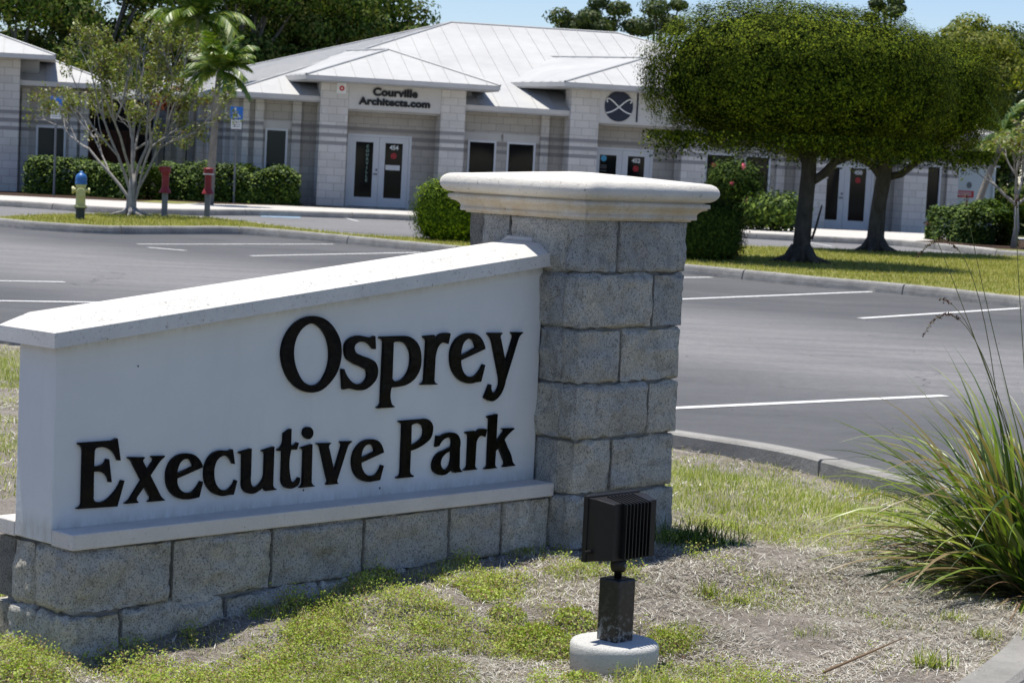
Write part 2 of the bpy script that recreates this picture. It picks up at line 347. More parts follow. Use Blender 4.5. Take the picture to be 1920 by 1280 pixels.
M['palm'] = m_leaf('palm_leaf', [(.06, .13, .012), (.10, .18, .02), (.25, .30, .04)], .25, .4, .5)
M['redleaf'] = m_leaf('red_leaf', [(.20, .04, .02), (.28, .07, .03)], .3)
M['straw'] = m_leaf('dry_straw', [(.26, .22, .185), (.48, .435, .39), (.68, .64, .59), (.86, .83, .78), (.36, .28, .20)], .1, .8, .15)
M['blade'] = m_leaf('grass_blade', [(.17, .24, .035), (.32, .40, .06), (.44, .48, .11), (.56, .52, .25), (.64, .58, .40)], .25, .7, .1)
M['litter'] = m_leaf('litter_leaf', [(.06, .035, .02), (.14, .08, .045), (.24, .16, .10)], .1, .8, .1)
M['weed'] = m_leaf('weed_leaf', [(.24, .33, .05), (.40, .50, .09), (.56, .64, .17), (.46, .42, .17), (.30, .20, .12)], .3, .7, .1)
M['fgreen'] = m_leaf('long_leaf', [(.05, .09, .02), (.15, .23, .035), (.30, .38, .08), (.50, .54, .22), (.30, .22, .12)], .35, .35, .5)
M['fdead'] = m_leaf('dead_long_leaf', [(.13, .075, .04), (.24, .15, .09), (.38, .28, .18)], .2, .7, .2)
M['turfblade'] = m_leaf('lawn_blade', [(.24, .26, .05), (.36, .34, .09), (.46, .40, .15)], .3, .7, .15)
M['stalk'] = m_plain('flower_stalk', (.16, .17, .05), .6, .3, .3, 20); M['seed'] = m_plain('seed_head', (.11, .055, .04), .7, .2, .4, 60)
# ------------------------------------------------------------------ ground, lot, kerbs
mesh_np('ground', [(-900, -200, -.03), (900, -200, -.03), (900, 1500, -.03), (-900, 1500, -.03)], [(0, 1, 2, 3)], M['background'], kind='structure')
mesh_np('parking_lot', [(-60, -30, 0), (60, -30, 0), (60, 66, 0), (-60, 66, 0)], [(0, 1, 2, 3)], M['asphalt'], kind='structure')

def stripe(mb, a, b, w_=.1, z=.004, m=0):
    a = np.array(a[:2], float); b = np.array(b[:2], float); d = (b - a) / np.linalg.norm(b - a); n = np.array((-d[1], d[0])) * w_ / 2
    mb.poly([(*(a - n), z), (*(b - n), z), (*(b + n), z), (*(a + n), z)], m)
mk = MB()
for a, b in [((258, 458), (625, 458)), ((470, 480), (790, 473.5)), ((-150, 524), (122, 529)), ((-150, 562), (240, 568)), ((278, 464), (348, 470)),
             ((1150, 522), (1335, 520)), ((1150, 566), (1635, 547)), ((1613, 597), (1990, 573)), ((1120, 772), (1772, 742))]:
    stripe(mk, at(*a), at(*b))
for a, b in [((600, 397), (672, 415)), ((1440, 442), (1560, 462)), ((1600, 446), (1700, 462)), ((262, 388), (290, 398)), ((700, 398), (790, 402))]:
    stripe(mk, at(*a), at(*b), .1, .004, 1)
mk.build('lot_markings', [M['paint'], M['whitelot']], kind='structure')
mb = MB()
for P in ([(95, 381), (185, 388), (180, 393), (92, 386)], [(492, 402), (565, 405), (562, 410), (488, 407)]):
    mb.poly([(*at(x, y)[:2], .006) for x, y in P], 0)
mb.build('accessible_bay_marking', [M['bluepaint']], kind='structure')

def smooth_path(P, closed, n=6):
    P = [np.array(p, float) for p in P]; N = len(P); out = []
    rng = range(N if closed else N - 1)
    for i in rng:
        p0, p1, p2, p3 = (P[(i - 1) % N], P[i], P[(i + 1) % N], P[(i + 2) % N]) if closed else (P[max(i - 1, 0)], P[i], P[i + 1], P[min(i + 2, N - 1)])
        for k in range(n):
            t = k / n; out.append(.5 * (2 * p1 + (p2 - p0) * t + (2 * p0 - 5 * p1 + 4 * p2 - p3) * t * t + (3 * p1 - p0 - 3 * p2 + p3) * t ** 3))
    if not closed: out.append(P[-1])
    return np.array(out)
def kerb(name, path, w_=.15, h=.15, zin=-.02, closed=True):
    """path = outer (road side) edge, the soil on its left-hand side when going counter-clockwise"""
    P0_ = np.asarray(path); Q_ = np.concatenate([P0_, P0_[:1]]) if closed else P0_
    sl = np.concatenate([[0], np.cumsum(np.linalg.norm(np.diff(Q_, axis=0), axis=1))]); js = np.arange(1.2, sl[-1] - .5, 3.05)
    ss = np.unique(np.concatenate([sl[:-1] if closed else sl] + [js + e for e in (-.014, -.009, .009, .014)])); P = np.stack([np.interp(ss, sl, Q_[:, k]) for k in (0, 1)], 1); N = len(P)
    jn = np.array([np.min(abs(js - s)) < .011 for s in ss])
    T = (np.roll(P, -1, 0) - np.roll(P, 1, 0)) if closed else np.gradient(P, axis=0)
    T /= np.linalg.norm(T, axis=1)[:, None]; Nn = np.stack([-T[:, 1], T[:, 0]], 1)
    prof = [(-.02, -.02), (-.012, h * .35), (.0, h * .72), (.012, h * .9), (.035, h), (w_ - .015, h), (w_, h - .012), (w_, zin)]
    V = []
    for i in range(N):
        for a, z in prof:
            wob = .006 * math.sin(ss[i] * 2.7) + .004 * math.sin(ss[i] * 7.1)
            if jn[i]: z = z - .022 if z > .1 else z; wob += .03 if a < w_ * .5 else -.03
            V.append((P[i, 0] + Nn[i, 0] * (a + wob), P[i, 1] + Nn[i, 1] * (a + wob), z))
    n = len(prof); Fs = [(i * n + k, ((i + 1) % N) * n + k, ((i + 1) % N) * n + k + 1, i * n + k + 1) for i in range(N if closed else N - 1) for k in range(n - 1)]
    # joints every few metres are shallow grooves in the bump; the top is slightly uneven
    V = np.array(V); V[:, 2] += np.where(V[:, 2] > .1, .004 * vnoise(V, 2.2), 0)
    mesh_np(name, V, Fs, M['kerb'], smooth=False, kind='structure')
    return P + Nn * (w_ - .01)
def fan(name, P, z, mat):
    mb = MB(); mb.poly([(p[0], p[1], z) for p in P]); return mb.build(name, mat, kind='structure')

# far planted island in the middle of the lot (counter-clockwise)
far_isl = smooth_path([(-9.9, 42.2), (-9.2, 40.6), (-8.2, 39.9), (-7.2, 39.9), (-6.2, 41.2), (-5.2, 42.4), (-3.6, 41.0), (-1.55, 38.6), (.6, 36.6), (2.69, 34.9), (4.21, 33), (5.56, 31.7), (6.66, 29.8), (8.2, 27.2), (11, 25), (16, 30), (16, 44),
                       (12.6, 47.6), (10.1, 46.6), (7.5, 46.0), (4.65, 45.2), (1, 43.5), (-.6, 41.8), (-2.7, 41.5), (-4.47, 43.9), (-6.0, 46.8), (-7.6, 47.8), (-8.9, 46.4)], True)
inner = kerb('island_kerb', far_isl)
fan('island_lawn', inner, .135, M['turf'])
# near island that carries the sign
near_isl = smooth_path([(2.36, 10.75), (2.02, 11.37), (1.6, 12.18), (.99, 12.79), (-1.4, 14.85), (-3.9, 17.0), (-6.2, 19.1), (-9, 21.5), (-12, 20), (-12, 5), (-7, 2.2), (-1.5, 3.6), (.35, 5.1), (1.02, 5.85), (1.50, 6.52), (1.80, 7.12), (2.10, 8.0), (2.34, 8.9), (2.46, 9.9)], True, 8)
kerb('near_island_kerb', near_isl, .17)

HC = np.array([(-1.28, 6.58, .095),  (.6, 8.3, .243), (.1, 8.9, .24), (.36, 6.85, .095), (.2, 6.75, .09), (.5, 6.7, .09), (.36, 6.6, .09), (0, 6.25, .10), (-1.4, 6.15, .05), (-1.9, 7.2, .10), (1, 12.5, .06), (1.8, 11.2, .05), (1.4, 11.9, .055), (2.1, 10.2, .06), (.3, 13.1, .06), (2.1, 8.4, .13),
               (1.4, 6.8, .13), (1.0, 6.1, .13), (-3.5, 15.5, .1), (-1.2, 9.8, .17), (.9, 10.3, .17), (-3, 9, .1), (-6, 12, .1), (-3, 4, .06), (.9, 7.5, .15), (-.3, 6.7, .11), (1.3, 9.2, .19), (-1., 14., .1)])
HC = np.concatenate([HC, [(*(np.array((-1.277, 6.5801)) + t * np.array((.68445, .72906)) + w_ * np.array((-.72906, .68445))), z) for t, w_, z in
    ((.2, 0, .115), (.4, .0, .140), (.6, 0, .165), (.8, 0, .19), (1.2, 0, .222), (1.6, 0, .238), (2.05, 0, .24), (.05, -.16, .075), (.4, -.15, .098), (.8, -.15, .152), (1.2, -.15, .19), (1.7, -.15, .212), (2.1, -.2, .225), (.3, -.35, .085), (.9, -.4, .13), (1.6, -.4, .175), (2.4, -.3, .235), (2.75, 0, .24), (2.75, .4, .24), (-.1, .2, .1), (-.05, .1, .095), (1, .8, .2), (0, .8, .15))]])
def hN(x, y):
    x = np.asarray(x, float); y = np.asarray(y, float)
    d = (x[..., None] - HC[:, 0]) ** 2 + (y[..., None] - HC[:, 1]) ** 2 + .012
    w_ = d ** -2.2; h = (w_ * HC[:, 2]).sum(-1) / w_.sum(-1)
    P = np.stack([x, y, x * 0], -1).reshape(-1, 3)
    return h + (.010 * vnoise(P, 3.) + .005 * vnoise(P, 9.)).reshape(x.shape)
def inpoly(x, y, P):
    r = np.zeros(x.shape, bool); j = len(P) - 1
    for i in range(len(P)):
        c = ((P[i][1] > y) != (P[j][1] > y)) & (x < (P[j][0] - P[i][0]) * (y - P[i][1]) / (P[j][1] - P[i][1] + 1e-12) + P[i][0])
        r ^= c; j = i
    return r
def island_ground():
    xs = np.concatenate([np.arange(-12, -4, .4), np.arange(-4, 2.7, .035)]); ys = np.concatenate([np.arange(2, 5.5, .25), np.arange(5.5, 14, .035), np.arange(14, 21.6, .15)])
    X, Y = np.meshgrid(xs, ys); Z = hN(X, Y)
    P = np.stack([X, Y, X * 0], -1).reshape(-1, 3)
    Z = Z + (.003 * vnoise(P, 30.)).reshape(X.shape)
    n, m = X.shape; I = np.arange(n * m).reshape(n, m)
    Fq = np.stack([I[:-1, :-1], I[:-1, 1:], I[1:, 1:], I[1:, :-1]], -1).reshape(-1, 4)
    Nn = near_isl; T = np.roll(Nn, -1, 0) - np.roll(Nn, 1, 0); T /= np.linalg.norm(T, axis=1)[:, None]
    ins = Nn + np.stack([-T[:, 1], T[:, 0]], 1) * .12
    ok = inpoly(X.ravel(), Y.ravel(), ins)
    Fq = Fq[ok[Fq].all(1)]
    mesh_np('island_soil', np.stack([X, Y, Z], -1).reshape(-1, 3), Fq, M['soil'], smooth=True, kind='structure')
    return ins
near_in = island_ground()

# ------------------------------------------------------------------ monument sign (frame: x along the wall, y to the back)
TH = .8170; SO = np.array((-1.277, 6.5801)); D1 = np.array((math.cos(TH), math.sin(TH))); D2 = np.array((-D1[1], D1[0]))
def sw(t, w_): return SO + t * D1 + w_ * D2
sign = empty('monument_sign', (SO[0], SO[1], 0), TH, label='white monument sign reading Osprey Executive Park with a grey stone pillar at its right end', cat='sign')
ZL = .430                                           # underside of the ledge
TONE = []
def rock(mbv, mbf, x0, x1, y0, y1, z0, z1, sides, step=.009, r=.006, seed=0, amp=1.):
    c = np.array(((x0 + x1) / 2, (y0 + y1) / 2, (z0 + z1) / 2)); h = np.array(((x1 - x0) / 2, (y1 - y0) / 2, (z1 - z0) / 2))
    for ax, sg in sides:
        o = [a for a in range(3) if a != ax]
        na = max(2, int(2 * h[o[0]] / step)); nb = max(2, int(2 * h[o[1]] / step))
        A, B_ = np.meshgrid(np.linspace(-h[o[0]], h[o[0]], na), np.linspace(-h[o[1]], h[o[1]], nb), indexing='ij')
        P = np.zeros((na * nb, 3)); P[:, o[0]] = A.ravel(); P[:, o[1]] = B_.ravel(); P[:, ax] = sg * h[ax]
        q = np.clip(P, -(h - r), h - r); d = P - q; d /= np.linalg.norm(d, axis=1)[:, None] + 1e-9
        W = P + c + seed * .37
        e = np.min(np.sort((h - abs(P)), axis=1)[:, 1:2], axis=1)          # distance from the arris
        k = np.clip(e / .016, 0, 1)
        f = (.013 * k * vnoise(W, 7, 1) + .009 * k * vnoise(W, 17, 2) + .0045 * vnoise(W, 42, 3) + .0022 * vnoise(W, 90, 4) + .006 * k - .004)
        ridge = abs(vnoise(W, 9, 5)); f += .015 * k * (.35 - ridge); f -= .010 * k * np.clip(abs(vnoise(W + .3 * vnoise(W, 6, 8)[:, None], 13, 6)) - .05, -1, .12)
        Q = q + d * r + d * (f * amp)[:, None] + c
        I = np.arange(na * nb).reshape(na, nb) + sum(len(v) for v in mbv)
        Fq = np.stack([I[:-1, :-1], I[1:, :-1], I[1:, 1:], I[:-1, 1:]], -1).reshape(-1, 4)
        if (sg > 0) != (ax != 1): Fq = Fq[:, ::-1]
        mbv.append(Q); mbf.append(Fq); TONE.append(np.full(len(Q), (math.sin(int(seed) // 2 * 12.9898) * 43758.5453) % 1.0))
G2 = .0032
def course(V, Fc, x0, x1, y0, y1, z0, z1, xj, yj, seed, faces='lfrb', amp=1.):
    """a ring of blocks: front (y0), left (x0), right (x1), back (y1); xj, yj are joint positions"""
    g = G2; T_ = .2; z0 += g; z1 -= g
    xs = [x0] + xj + [x1]; ys = [y0] + yj + [y1]; k = 0
    for i in range(len(xs) - 1):
        a = xs[i] + (g if i else 0); b = xs[i + 1] - (g if i < len(xs) - 2 else 0)
        for yy0, yy1, sg in ((y0, y0 + .09, -1), (y1 - .09, y1, 1)):
            s_ = [(1, sg), (2, 1)]
            if i == 0: s_.append((0, -1))
            if i == len(xs) - 2: s_.append((0, 1))
            fine = sg < 0
            rock(V, Fc, a, b, yy0, yy1, z0, z1, s_, .009 if fine else .03, seed=seed * 10 + k, amp=amp); k += 1
            if fine or 1: rock(V, Fc, a, b, yy0, yy1, z0, z1, [(2, -1), (0, -1), (0, 1)], .03, seed=seed * 10 + k - 1, amp=amp)
    for i in range(len(ys) - 1):
        a = ys[i] + (g if i else .07); b = ys[i + 1] - (g if i < len(ys) - 2 else .07)
        for xx0, xx1, sg in ((x0, x0 + .09, -1), (x1 - .09, x1, 1)):
            rock(V, Fc, xx0, xx1, a, b, z0, z1, [(0, sg), (2, 1), (2, -1), (1, -1), (1, 1)], .009 if sg < 0 else .02, seed=seed * 10 + k + 50, amp=amp); k += 1
# base wall: two courses
V, Fc = [], []
CH = .2032
course(V, Fc, .008, 2.12, .012, .40, ZL - CH, ZL - .002, [.385, .79, 1.198, 1.605, 1.87], [.205], 1)
course(V, Fc, .002, 2.12, .004, .408, ZL - 2 * CH, ZL - CH, [.19, .60, 1.0, 1.41, 1.8], [.19], 2, amp=1.3)
def toned(o):
    a = o.data.attributes.new('tone', 'FLOAT', 'POINT'); a.data.foreach_set('value', np.concatenate(TONE).astype(np.float32)); TONE.clear()
toned(mesh_np('base_wall', np.concatenate(V), np.concatenate(Fc), M['stone'], sign, smooth=True))
mb = MB(); mb.box(.032, 2.13, .036, .376, -.1, ZL - .004); mb.build('mortar_core', M['mortar'], sign)
# ledge
def slab(mb, x0, x1, y0, y1, z0, z1): mb.box(x0, x1, y0, y1, z0, z1)
mb = MB(); mb.box(-.002, 2.128, 0, .1105, ZL, ZL + .0488); mb.build('ledge', M['ledge'], sign, bevel=.004)
mb = MB(); mb.box(-.002, 2.128, .303, .413, ZL, ZL + .0488); mb.build('ledge', M['ledge'], sign, bevel=.004)
# stucco panel, sloping top
def zt(t): return 1.036 + (1.272 - 1.036) * t / 2.137
mb = MB(); P = [(-.002, ZL + .004), (2.137, ZL + .004), (2.137, zt(2.137)), (-.002, zt(0))]
mb.add([(t, .111, z) for t, z in P] + [(t, .302, z) for t, z in P], [(0, 1, 2, 3), (7, 6, 5, 4), (0, 4, 5, 1), (1, 5, 6, 2), (2, 6, 7, 3), (3, 7, 4, 0)])
mb.build('panel', M['stucco'], sign, bevel=.005)
# coping on the panel, bevelled on its edges
def coping():
    sec = [(.06, 0), (.06, .046), (.125, .082), (.29, .082), (.355, .046), (.355, 0)]
    N = 60; V = []
    for i in range(N + 1):
        t = -.045 if i == 0 else .035 + (i - 1) / (N - 1) * (2.126 - .035)
        for y, z in sec:
            zz = z; yy = y
            tt = t
            if i == 0 and z > .06: tt = .020
            V.append((tt, yy, zt(tt) + zz))
    n = len(sec); Fs = [(i * n + k, i * n + (k + 1) % n, (i + 1) * n + (k + 1) % n, (i + 1) * n + k) for i in range(N) for k in range(n)]
    mb = MB(); mb.add(V, Fs); mb.add(V[:6], [(0, 1, 4, 5), (1, 2, 3, 4)]); mb.add(V[-6:], [(5, 4, 3, 2, 1, 0)])
    # fix the hipped left end: sloping facet between end edge and top
    return mb.build('coping', M['coping'], sign)
coping()
# pillar: six courses
PX0, PX1, PY0, PY1 = 2.1336, 2.1336 + .582, -.083, -.083 + .582
V, Fc = [], []
PZ = ZL + .0075 - CH
jx = [[.19], [.385], [.22], [.40], [.20], [.385], [.17]]; jy = [[.38], [.19], [.385], [.2], [.385], [.19], [.40]]
jx = {-1: .385, 0: .17, 1: .215, 2: .405, 3: .235, 4: .405, 5: .19}; jy = {-1: .2, 0: .385, 1: .2, 2: .385, 3: .2, 4: .385, 5: .37}
for k in range(-1, 6):
    dx = [0, .004, -.003, .003, 0, .002, .003][k + 1]; 
    course(V, Fc, PX0 - dx, PX1 + dx, PY0 - dx, PY1 + dx, PZ + k * CH, PZ + (k + 1) * CH, [PX0 + jx[k]], [PY0 + jy[k]], 5 + k)
toned(mesh_np('pillar', np.concatenate(V), np.concatenate(Fc), M['stone'], sign, smooth=True))
mb = MB(); mb.box(PX0 + .022, PX1 - .022, PY0 + .022, PY1 - .022, PZ - CH, PZ + 6 * CH - .002); mb.build('pillar_mortar', M['mortar'], sign)
# pillar cap: moulded cast stone, low pyramid on top
CX, CY = (PX0 + PX1) / 2, (PY0 + PY1) / 2; ZC = 1.446
def pillar_cap():
    prof = [(.27, 0), (.303, 0), (.304, .002), (.304, .006), (.318, .007), (.320, .009), (.320, .021), (.3185, .022), (.3185, .025), (.322, .033), (.332, .042), (.346, .046), (.347, .047), (.347, .051), (.353, .052), (.354, .053), (.354, .066), (.352, .068), (.344, .069), (.344, .074), (.352, .075)]
    R = .0350; zc = .0755 + R
    for k in range(0, 13):
        a = -math.pi / 2 + .12 + (math.pi - .12) * k / 12
        prof.append((.352 + R * math.cos(a) + .0, zc + R * math.sin(a)))
    prof += [(.30, .0755 + 2 * R + .004), (.15, .0755 + 2 * R + .017), (.04, .0755 + 2 * R + .0245), (.0, .0755 + 2 * R + .025)]
    n = 44; V = []; ring = []
    for r, z in prof:
        rc = min(.035, r * .5) if z > .07 else .004                       # corner rounding
        pts = []
        for c in range(4):
            for j in range(n):
                u = -1 + 2 * j / n; x, y = u, -1.
                x *= r; y *= r
                # round the corner
                q = max(r - rc, 0); cx_, cy_ = max(-q, min(q, x)), max(-q, min(q, y)); dx, dy = x - cx_, y - cy_; L = math.hypot(dx, dy)
                if L > 1e-9 and rc > 0: x, y = cx_ + dx / L * rc, cy_ + dy / L * rc
                a = c * math.pi / 2; pts.append((x * math.cos(a) - y * math.sin(a), x * math.sin(a) + y * math.cos(a), z))
        V += pts
    m = 4 * n; V = np.array(V)
    V[:, :2] += np.stack([vnoise(V, 30, 1), vnoise(V, 30, 2)], 1) * .0007; V += np.stack([vnoise(V, 90, k) for k in (3, 4, 5)], 1) * .0007
    V += np.array((CX, CY, ZC))
    Fq = np.array([(i * m + k, i * m + (k + 1) % m, (i + 1) * m + (k + 1) % m, (i + 1) * m + k) for i in range(len(prof) - 1) for k in range(m)])
    return mesh_np('pillar_cap', V, Fq, M['cap'], sign, smooth=True)
pillar_cap()
# cement smear round the end of the coping and between panel and pillar
mb = MB(); mb.tube([(2.128, .055, zt(2.13) - .004), (2.129, .052, zt(2.13) + .045), (2.130, .12, zt(2.13) + .088), (2.130, .29, zt(2.13) + .09), (2.129, .36, zt(2.13) + .05)], [.006, .009, .011, .010, .008], 8)
mb.build('cement_fillet', M['ledge'], sign, smooth=True)

GLYPHS = [
 ('O', ['2025,2212* 2132,2184* 2218,2115* 2273,2021* 2281,1940* 2257,1842* 2195,1764* 2108,1709* 2019,1699* 1921,1723* 1822,1797* 1770,1884* 1750,1963* 1765,2053* 1820,2136* 1913,2195*', '2003,2159* 2078,2130* 2138,2067* 2170,1980* 2173,1907* 2143,1821* 2089,1762* 2024,1751* 1959,1773* 1899,1843* 1864,1929* 1859,2002* 1883,2080* 1940,2139*']),
 ('s', ['2586,2065 2596,1971 2570,1972 2534,2004* 2482,2024* 2431,2022* 2399,1998* 2405,1967* 2461,1937* 2539,1913* 2601,1880* 2625,1828* 2615,1772* 2567,1724* 2509,1698* 2441,1696* 2356,1711* 2315,1706 2305,1707 2286,1850 2311,1849 2343,1798* 2387,1759* 2447,1741* 2497,1752* 2525,1788* 2518,1826* 2475,1849* 2389,1881* 2328,1920* 2309,1970* 2314,2020* 2362,2059* 2429,2072* 2497,2063* 2548,2057* 2573,2066']),
 ('p', ['2627,2058 2850,2059 2940,2040* 3005,1987* 3033,1910* 3028,1826* 2983,1758* 2906,1716* 2827,1704* 2759,1702 2759,1608* 2769,1588* 2796,1574 2792,1562 2632,1563 2629,1575 2656,1587* 2663,1618 2666,2016 2656,2032* 2628,2043', '2761,2013 2809,2017* 2871,2001* 2918,1952* 2931,1887* 2917,1818* 2876,1768* 2825,1748* 2781,1750* 2763,1766']),
 ('r', ['3045,2052 3152,2059 3172,2028 3202,2059* 3250,2070* 3313,2064 3295,1986 3272,1993* 3230,1997* 3199,1974* 3180,1934* 3172,1869 3170,1740 3177,1725* 3204,1714 3201,1704 3039,1708 3038,1719 3066,1730* 3073,1750 3078,2001 3069,2025* 3048,2037']),
 ('e', ['3673,1941 3651,1991* 3606,2037* 3519,2063* 3435,2054* 3362,2011* 3324,1947* 3321,1876* 3341,1811* 3396,1746* 3457,1711* 3534,1697* 3593,1703* 3644,1706 3679,1828 3655,1834 3626,1791* 3589,1760* 3539,1748* 3478,1767* 3442,1813* 3430,1868', '3427,1905 3572,1955 3558,1988* 3522,2016* 3492,2018* 3451,1994* 3431,1950*']),
 ('y', ['3690,2059 3842,2057 3845,2045 3826,2035* 3830,2011 3892,1836 3955,2007 3958,2028* 3939,2044 3936,2058 4062,2056 4063,2047 4033,2030* 4013,2000 3900,1705 3874,1633* 3834,1587* 3775,1559* 3722,1568* 3682,1590 3732,1687 3754,1681 3753,1651* 3770,1626* 3796,1625* 3821,1648* 3834,1684* 3831,1726* 3823,1751 3747,1977 3723,2019* 3691,2047']),
 ('E', ['160,1477 413,1477 444,1490 453,1488 482,1347 459,1348 422,1402* 371,1431* 321,1438* 290,1431* 284,1413 283,1328 331,1329* 362,1342* 374,1366 394,1364 419,1217 398,1218 374,1264* 346,1281* 283,1290 287,1142 293,1115* 321,1104* 371,1107* 432,1146* 471,1189* 493,1227 516,1223 467,1062 166,1071 165,1082 190,1088* 199,1108 197,1419 188,1447* 163,1463']),
 ('x', ['536,1366 665,1359 669,1350 654,1340* 664,1316* 691,1280 722,1318 734,1335* 717,1349 718,1361 822,1358 822,1348 799,1333* 777,1314 715,1239 795,1112 812,1093* 834,1078 834,1070 704,1071 702,1080 718,1087* 711,1109 669,1172 617,1111 615,1092* 628,1081 627,1071 525,1074 523,1082 551,1095* 569,1114 644,1213 577,1317 557,1344* 537,1356']),
 ('e', ['1130,1261 1101,1313* 1056,1347* 998,1361* 932,1356* 874,1323* 844,1272* 838,1215* 852,1156* 890,1105* 944,1074* 1005,1063* 1065,1065* 1108,1070 1134,1169 1114,1176 1085,1138* 1056,1114* 1010,1108* 962,1126* 934,1160* 926,1203', '925,1239 1049,1274 1038,1296* 1020,1316* 993,1323* 954,1310* 932,1277*']),
 ('c', ['1370,1363 1391,1263 1371,1266 1353,1295* 1330,1314* 1303,1323* 1272,1318* 1242,1296* 1224,1251* 1223,1210* 1232,1167* 1254,1130* 1282,1109* 1309,1102* 1340,1104* 1370,1122* 1388,1141* 1396,1163 1416,1156 1390,1064 1351,1065* 1302,1062* 1252,1073* 1207,1095* 1170,1133* 1148,1177* 1142,1222* 1146,1267* 1166,1311* 1200,1344* 1243,1360* 1279,1363* 1319,1358* 1348,1359 1355,1365']),
 ('u', ['1527,1358 1529,1181 1529,1145* 1536,1123* 1555,1106* 1580,1106* 1609,1122* 1638,1159* 1644,1194 1642,1312 1634,1325* 1615,1331 1615,1340 1713,1361 1720,1359 1721,1113 1727,1091* 1753,1079 1751,1068 1658,1067 1648,1079* 1643,1099 1600,1072* 1564,1059* 1523,1060* 1486,1074* 1464,1100* 1456,1133 1451,1317 1444,1326 1424,1330 1423,1342 1518,1360']),
 ('t', ['1863,1470 1864,1361 1896,1361* 1918,1375 1932,1372 1917,1324 1866,1326 1870,1145* 1880,1119* 1898,1110* 1923,1119* 1940,1141 1953,1136 1940,1087* 1911,1072* 1868,1067* 1827,1078* 1801,1105* 1793,1139 1791,1328 1768,1323 1750,1326 1747,1339 1781,1356* 1797,1394 1797,1441 1847,1468']),
 ('i', ['2052,1355 2057,1098 2069,1083* 2088,1073 2086,1066 1955,1065 1953,1075 1973,1084* 1979,1103 1978,1310 1968,1325* 1951,1329 1950,1337 2043,1356']),
 ('i.', ['2012,1473* 2042,1460* 2056,1431* 2048,1404* 2016,1387* 1986,1399* 1966,1428* 1975,1461*']),
 ('v', ['2091,1358 2219,1355 2221,1345 2202,1335* 2206,1313 2259,1156 2315,1317 2318,1328* 2304,1346 2304,1358 2408,1356 2409,1346 2383,1330* 2369,1308 2292,1103 2290,1083* 2302,1074 2298,1067 2193,1068 2191,1078 2203,1088* 2196,1110 2127,1318 2111,1341* 2092,1349']),
 ('e', ['2713,1255 2699,1292* 2671,1329* 2632,1350* 2585,1357* 2529,1353* 2475,1327* 2436,1285* 2419,1231* 2423,1183* 2444,1130* 2483,1091* 2531,1069* 2588,1059* 2644,1062* 2686,1064 2717,1166 2694,1172 2677,1139* 2650,1112* 2613,1103* 2576,1107* 2542,1125* 2517,1156* 2505,1197', '2503,1236 2625,1269 2617,1290* 2601,1310* 2578,1320* 2545,1316* 2518,1295* 2506,1266*']),
 ('P', ['2843,1468 3070,1470 3145,1454* 3176,1417* 3178,1376* 3161,1330* 3106,1292* 3050,1269* 2970,1250 2970,1107 2979,1091* 3008,1078 3007,1064 2844,1064 2844,1078 2871,1084* 2882,1107 2879,1434 2866,1449* 2844,1456', '2967,1429 3057,1429* 3078,1414* 3088,1387* 3082,1346* 3047,1319* 2971,1295']),
 ('a', ['3219,1345 3251,1341* 3308,1356* 3375,1358* 3426,1341* 3456,1300* 3457,1246 3462,1108 3472,1087* 3494,1073 3490,1064 3401,1066 3383,1093 3359,1074* 3318,1057* 3277,1056* 3230,1070* 3198,1097* 3189,1139* 3206,1185* 3250,1221* 3307,1238* 3368,1256 3375,1287* 3365,1312* 3327,1321* 3290,1310* 3262,1288* 3247,1265 3210,1261', '3370,1223 3317,1208* 3278,1174* 3271,1139* 3290,1108* 3316,1097* 3352,1110* 3371,1150*']),
 ('r', ['3508,1352 3599,1359 3617,1336 3642,1362* 3688,1368* 3728,1360 3714,1302 3697,1309* 3658,1313* 3632,1290* 3623,1254 3621,1116 3624,1094* 3645,1081 3643,1072 3512,1072 3510,1084 3535,1094* 3543,1121 3542,1307 3532,1332* 3511,1339']),
 ('k', ['3831,1467 3830,1260 3900,1329 3908,1338* 3888,1347 3888,1357 4013,1356 4016,1344 3971,1319* 3929,1287* 3917,1273 3952,1216 3996,1152* 4022,1095* 4045,1080 4044,1072 3913,1070 3910,1079 3929,1092* 3921,1120 3863,1218 3830,1196 3828,1096 3837,1083* 3855,1075 3853,1068 3725,1067 3720,1079 3746,1089* 3750,1113 3749,1428 3740,1438* 3727,1442 3726,1454 3825,1468']),
]
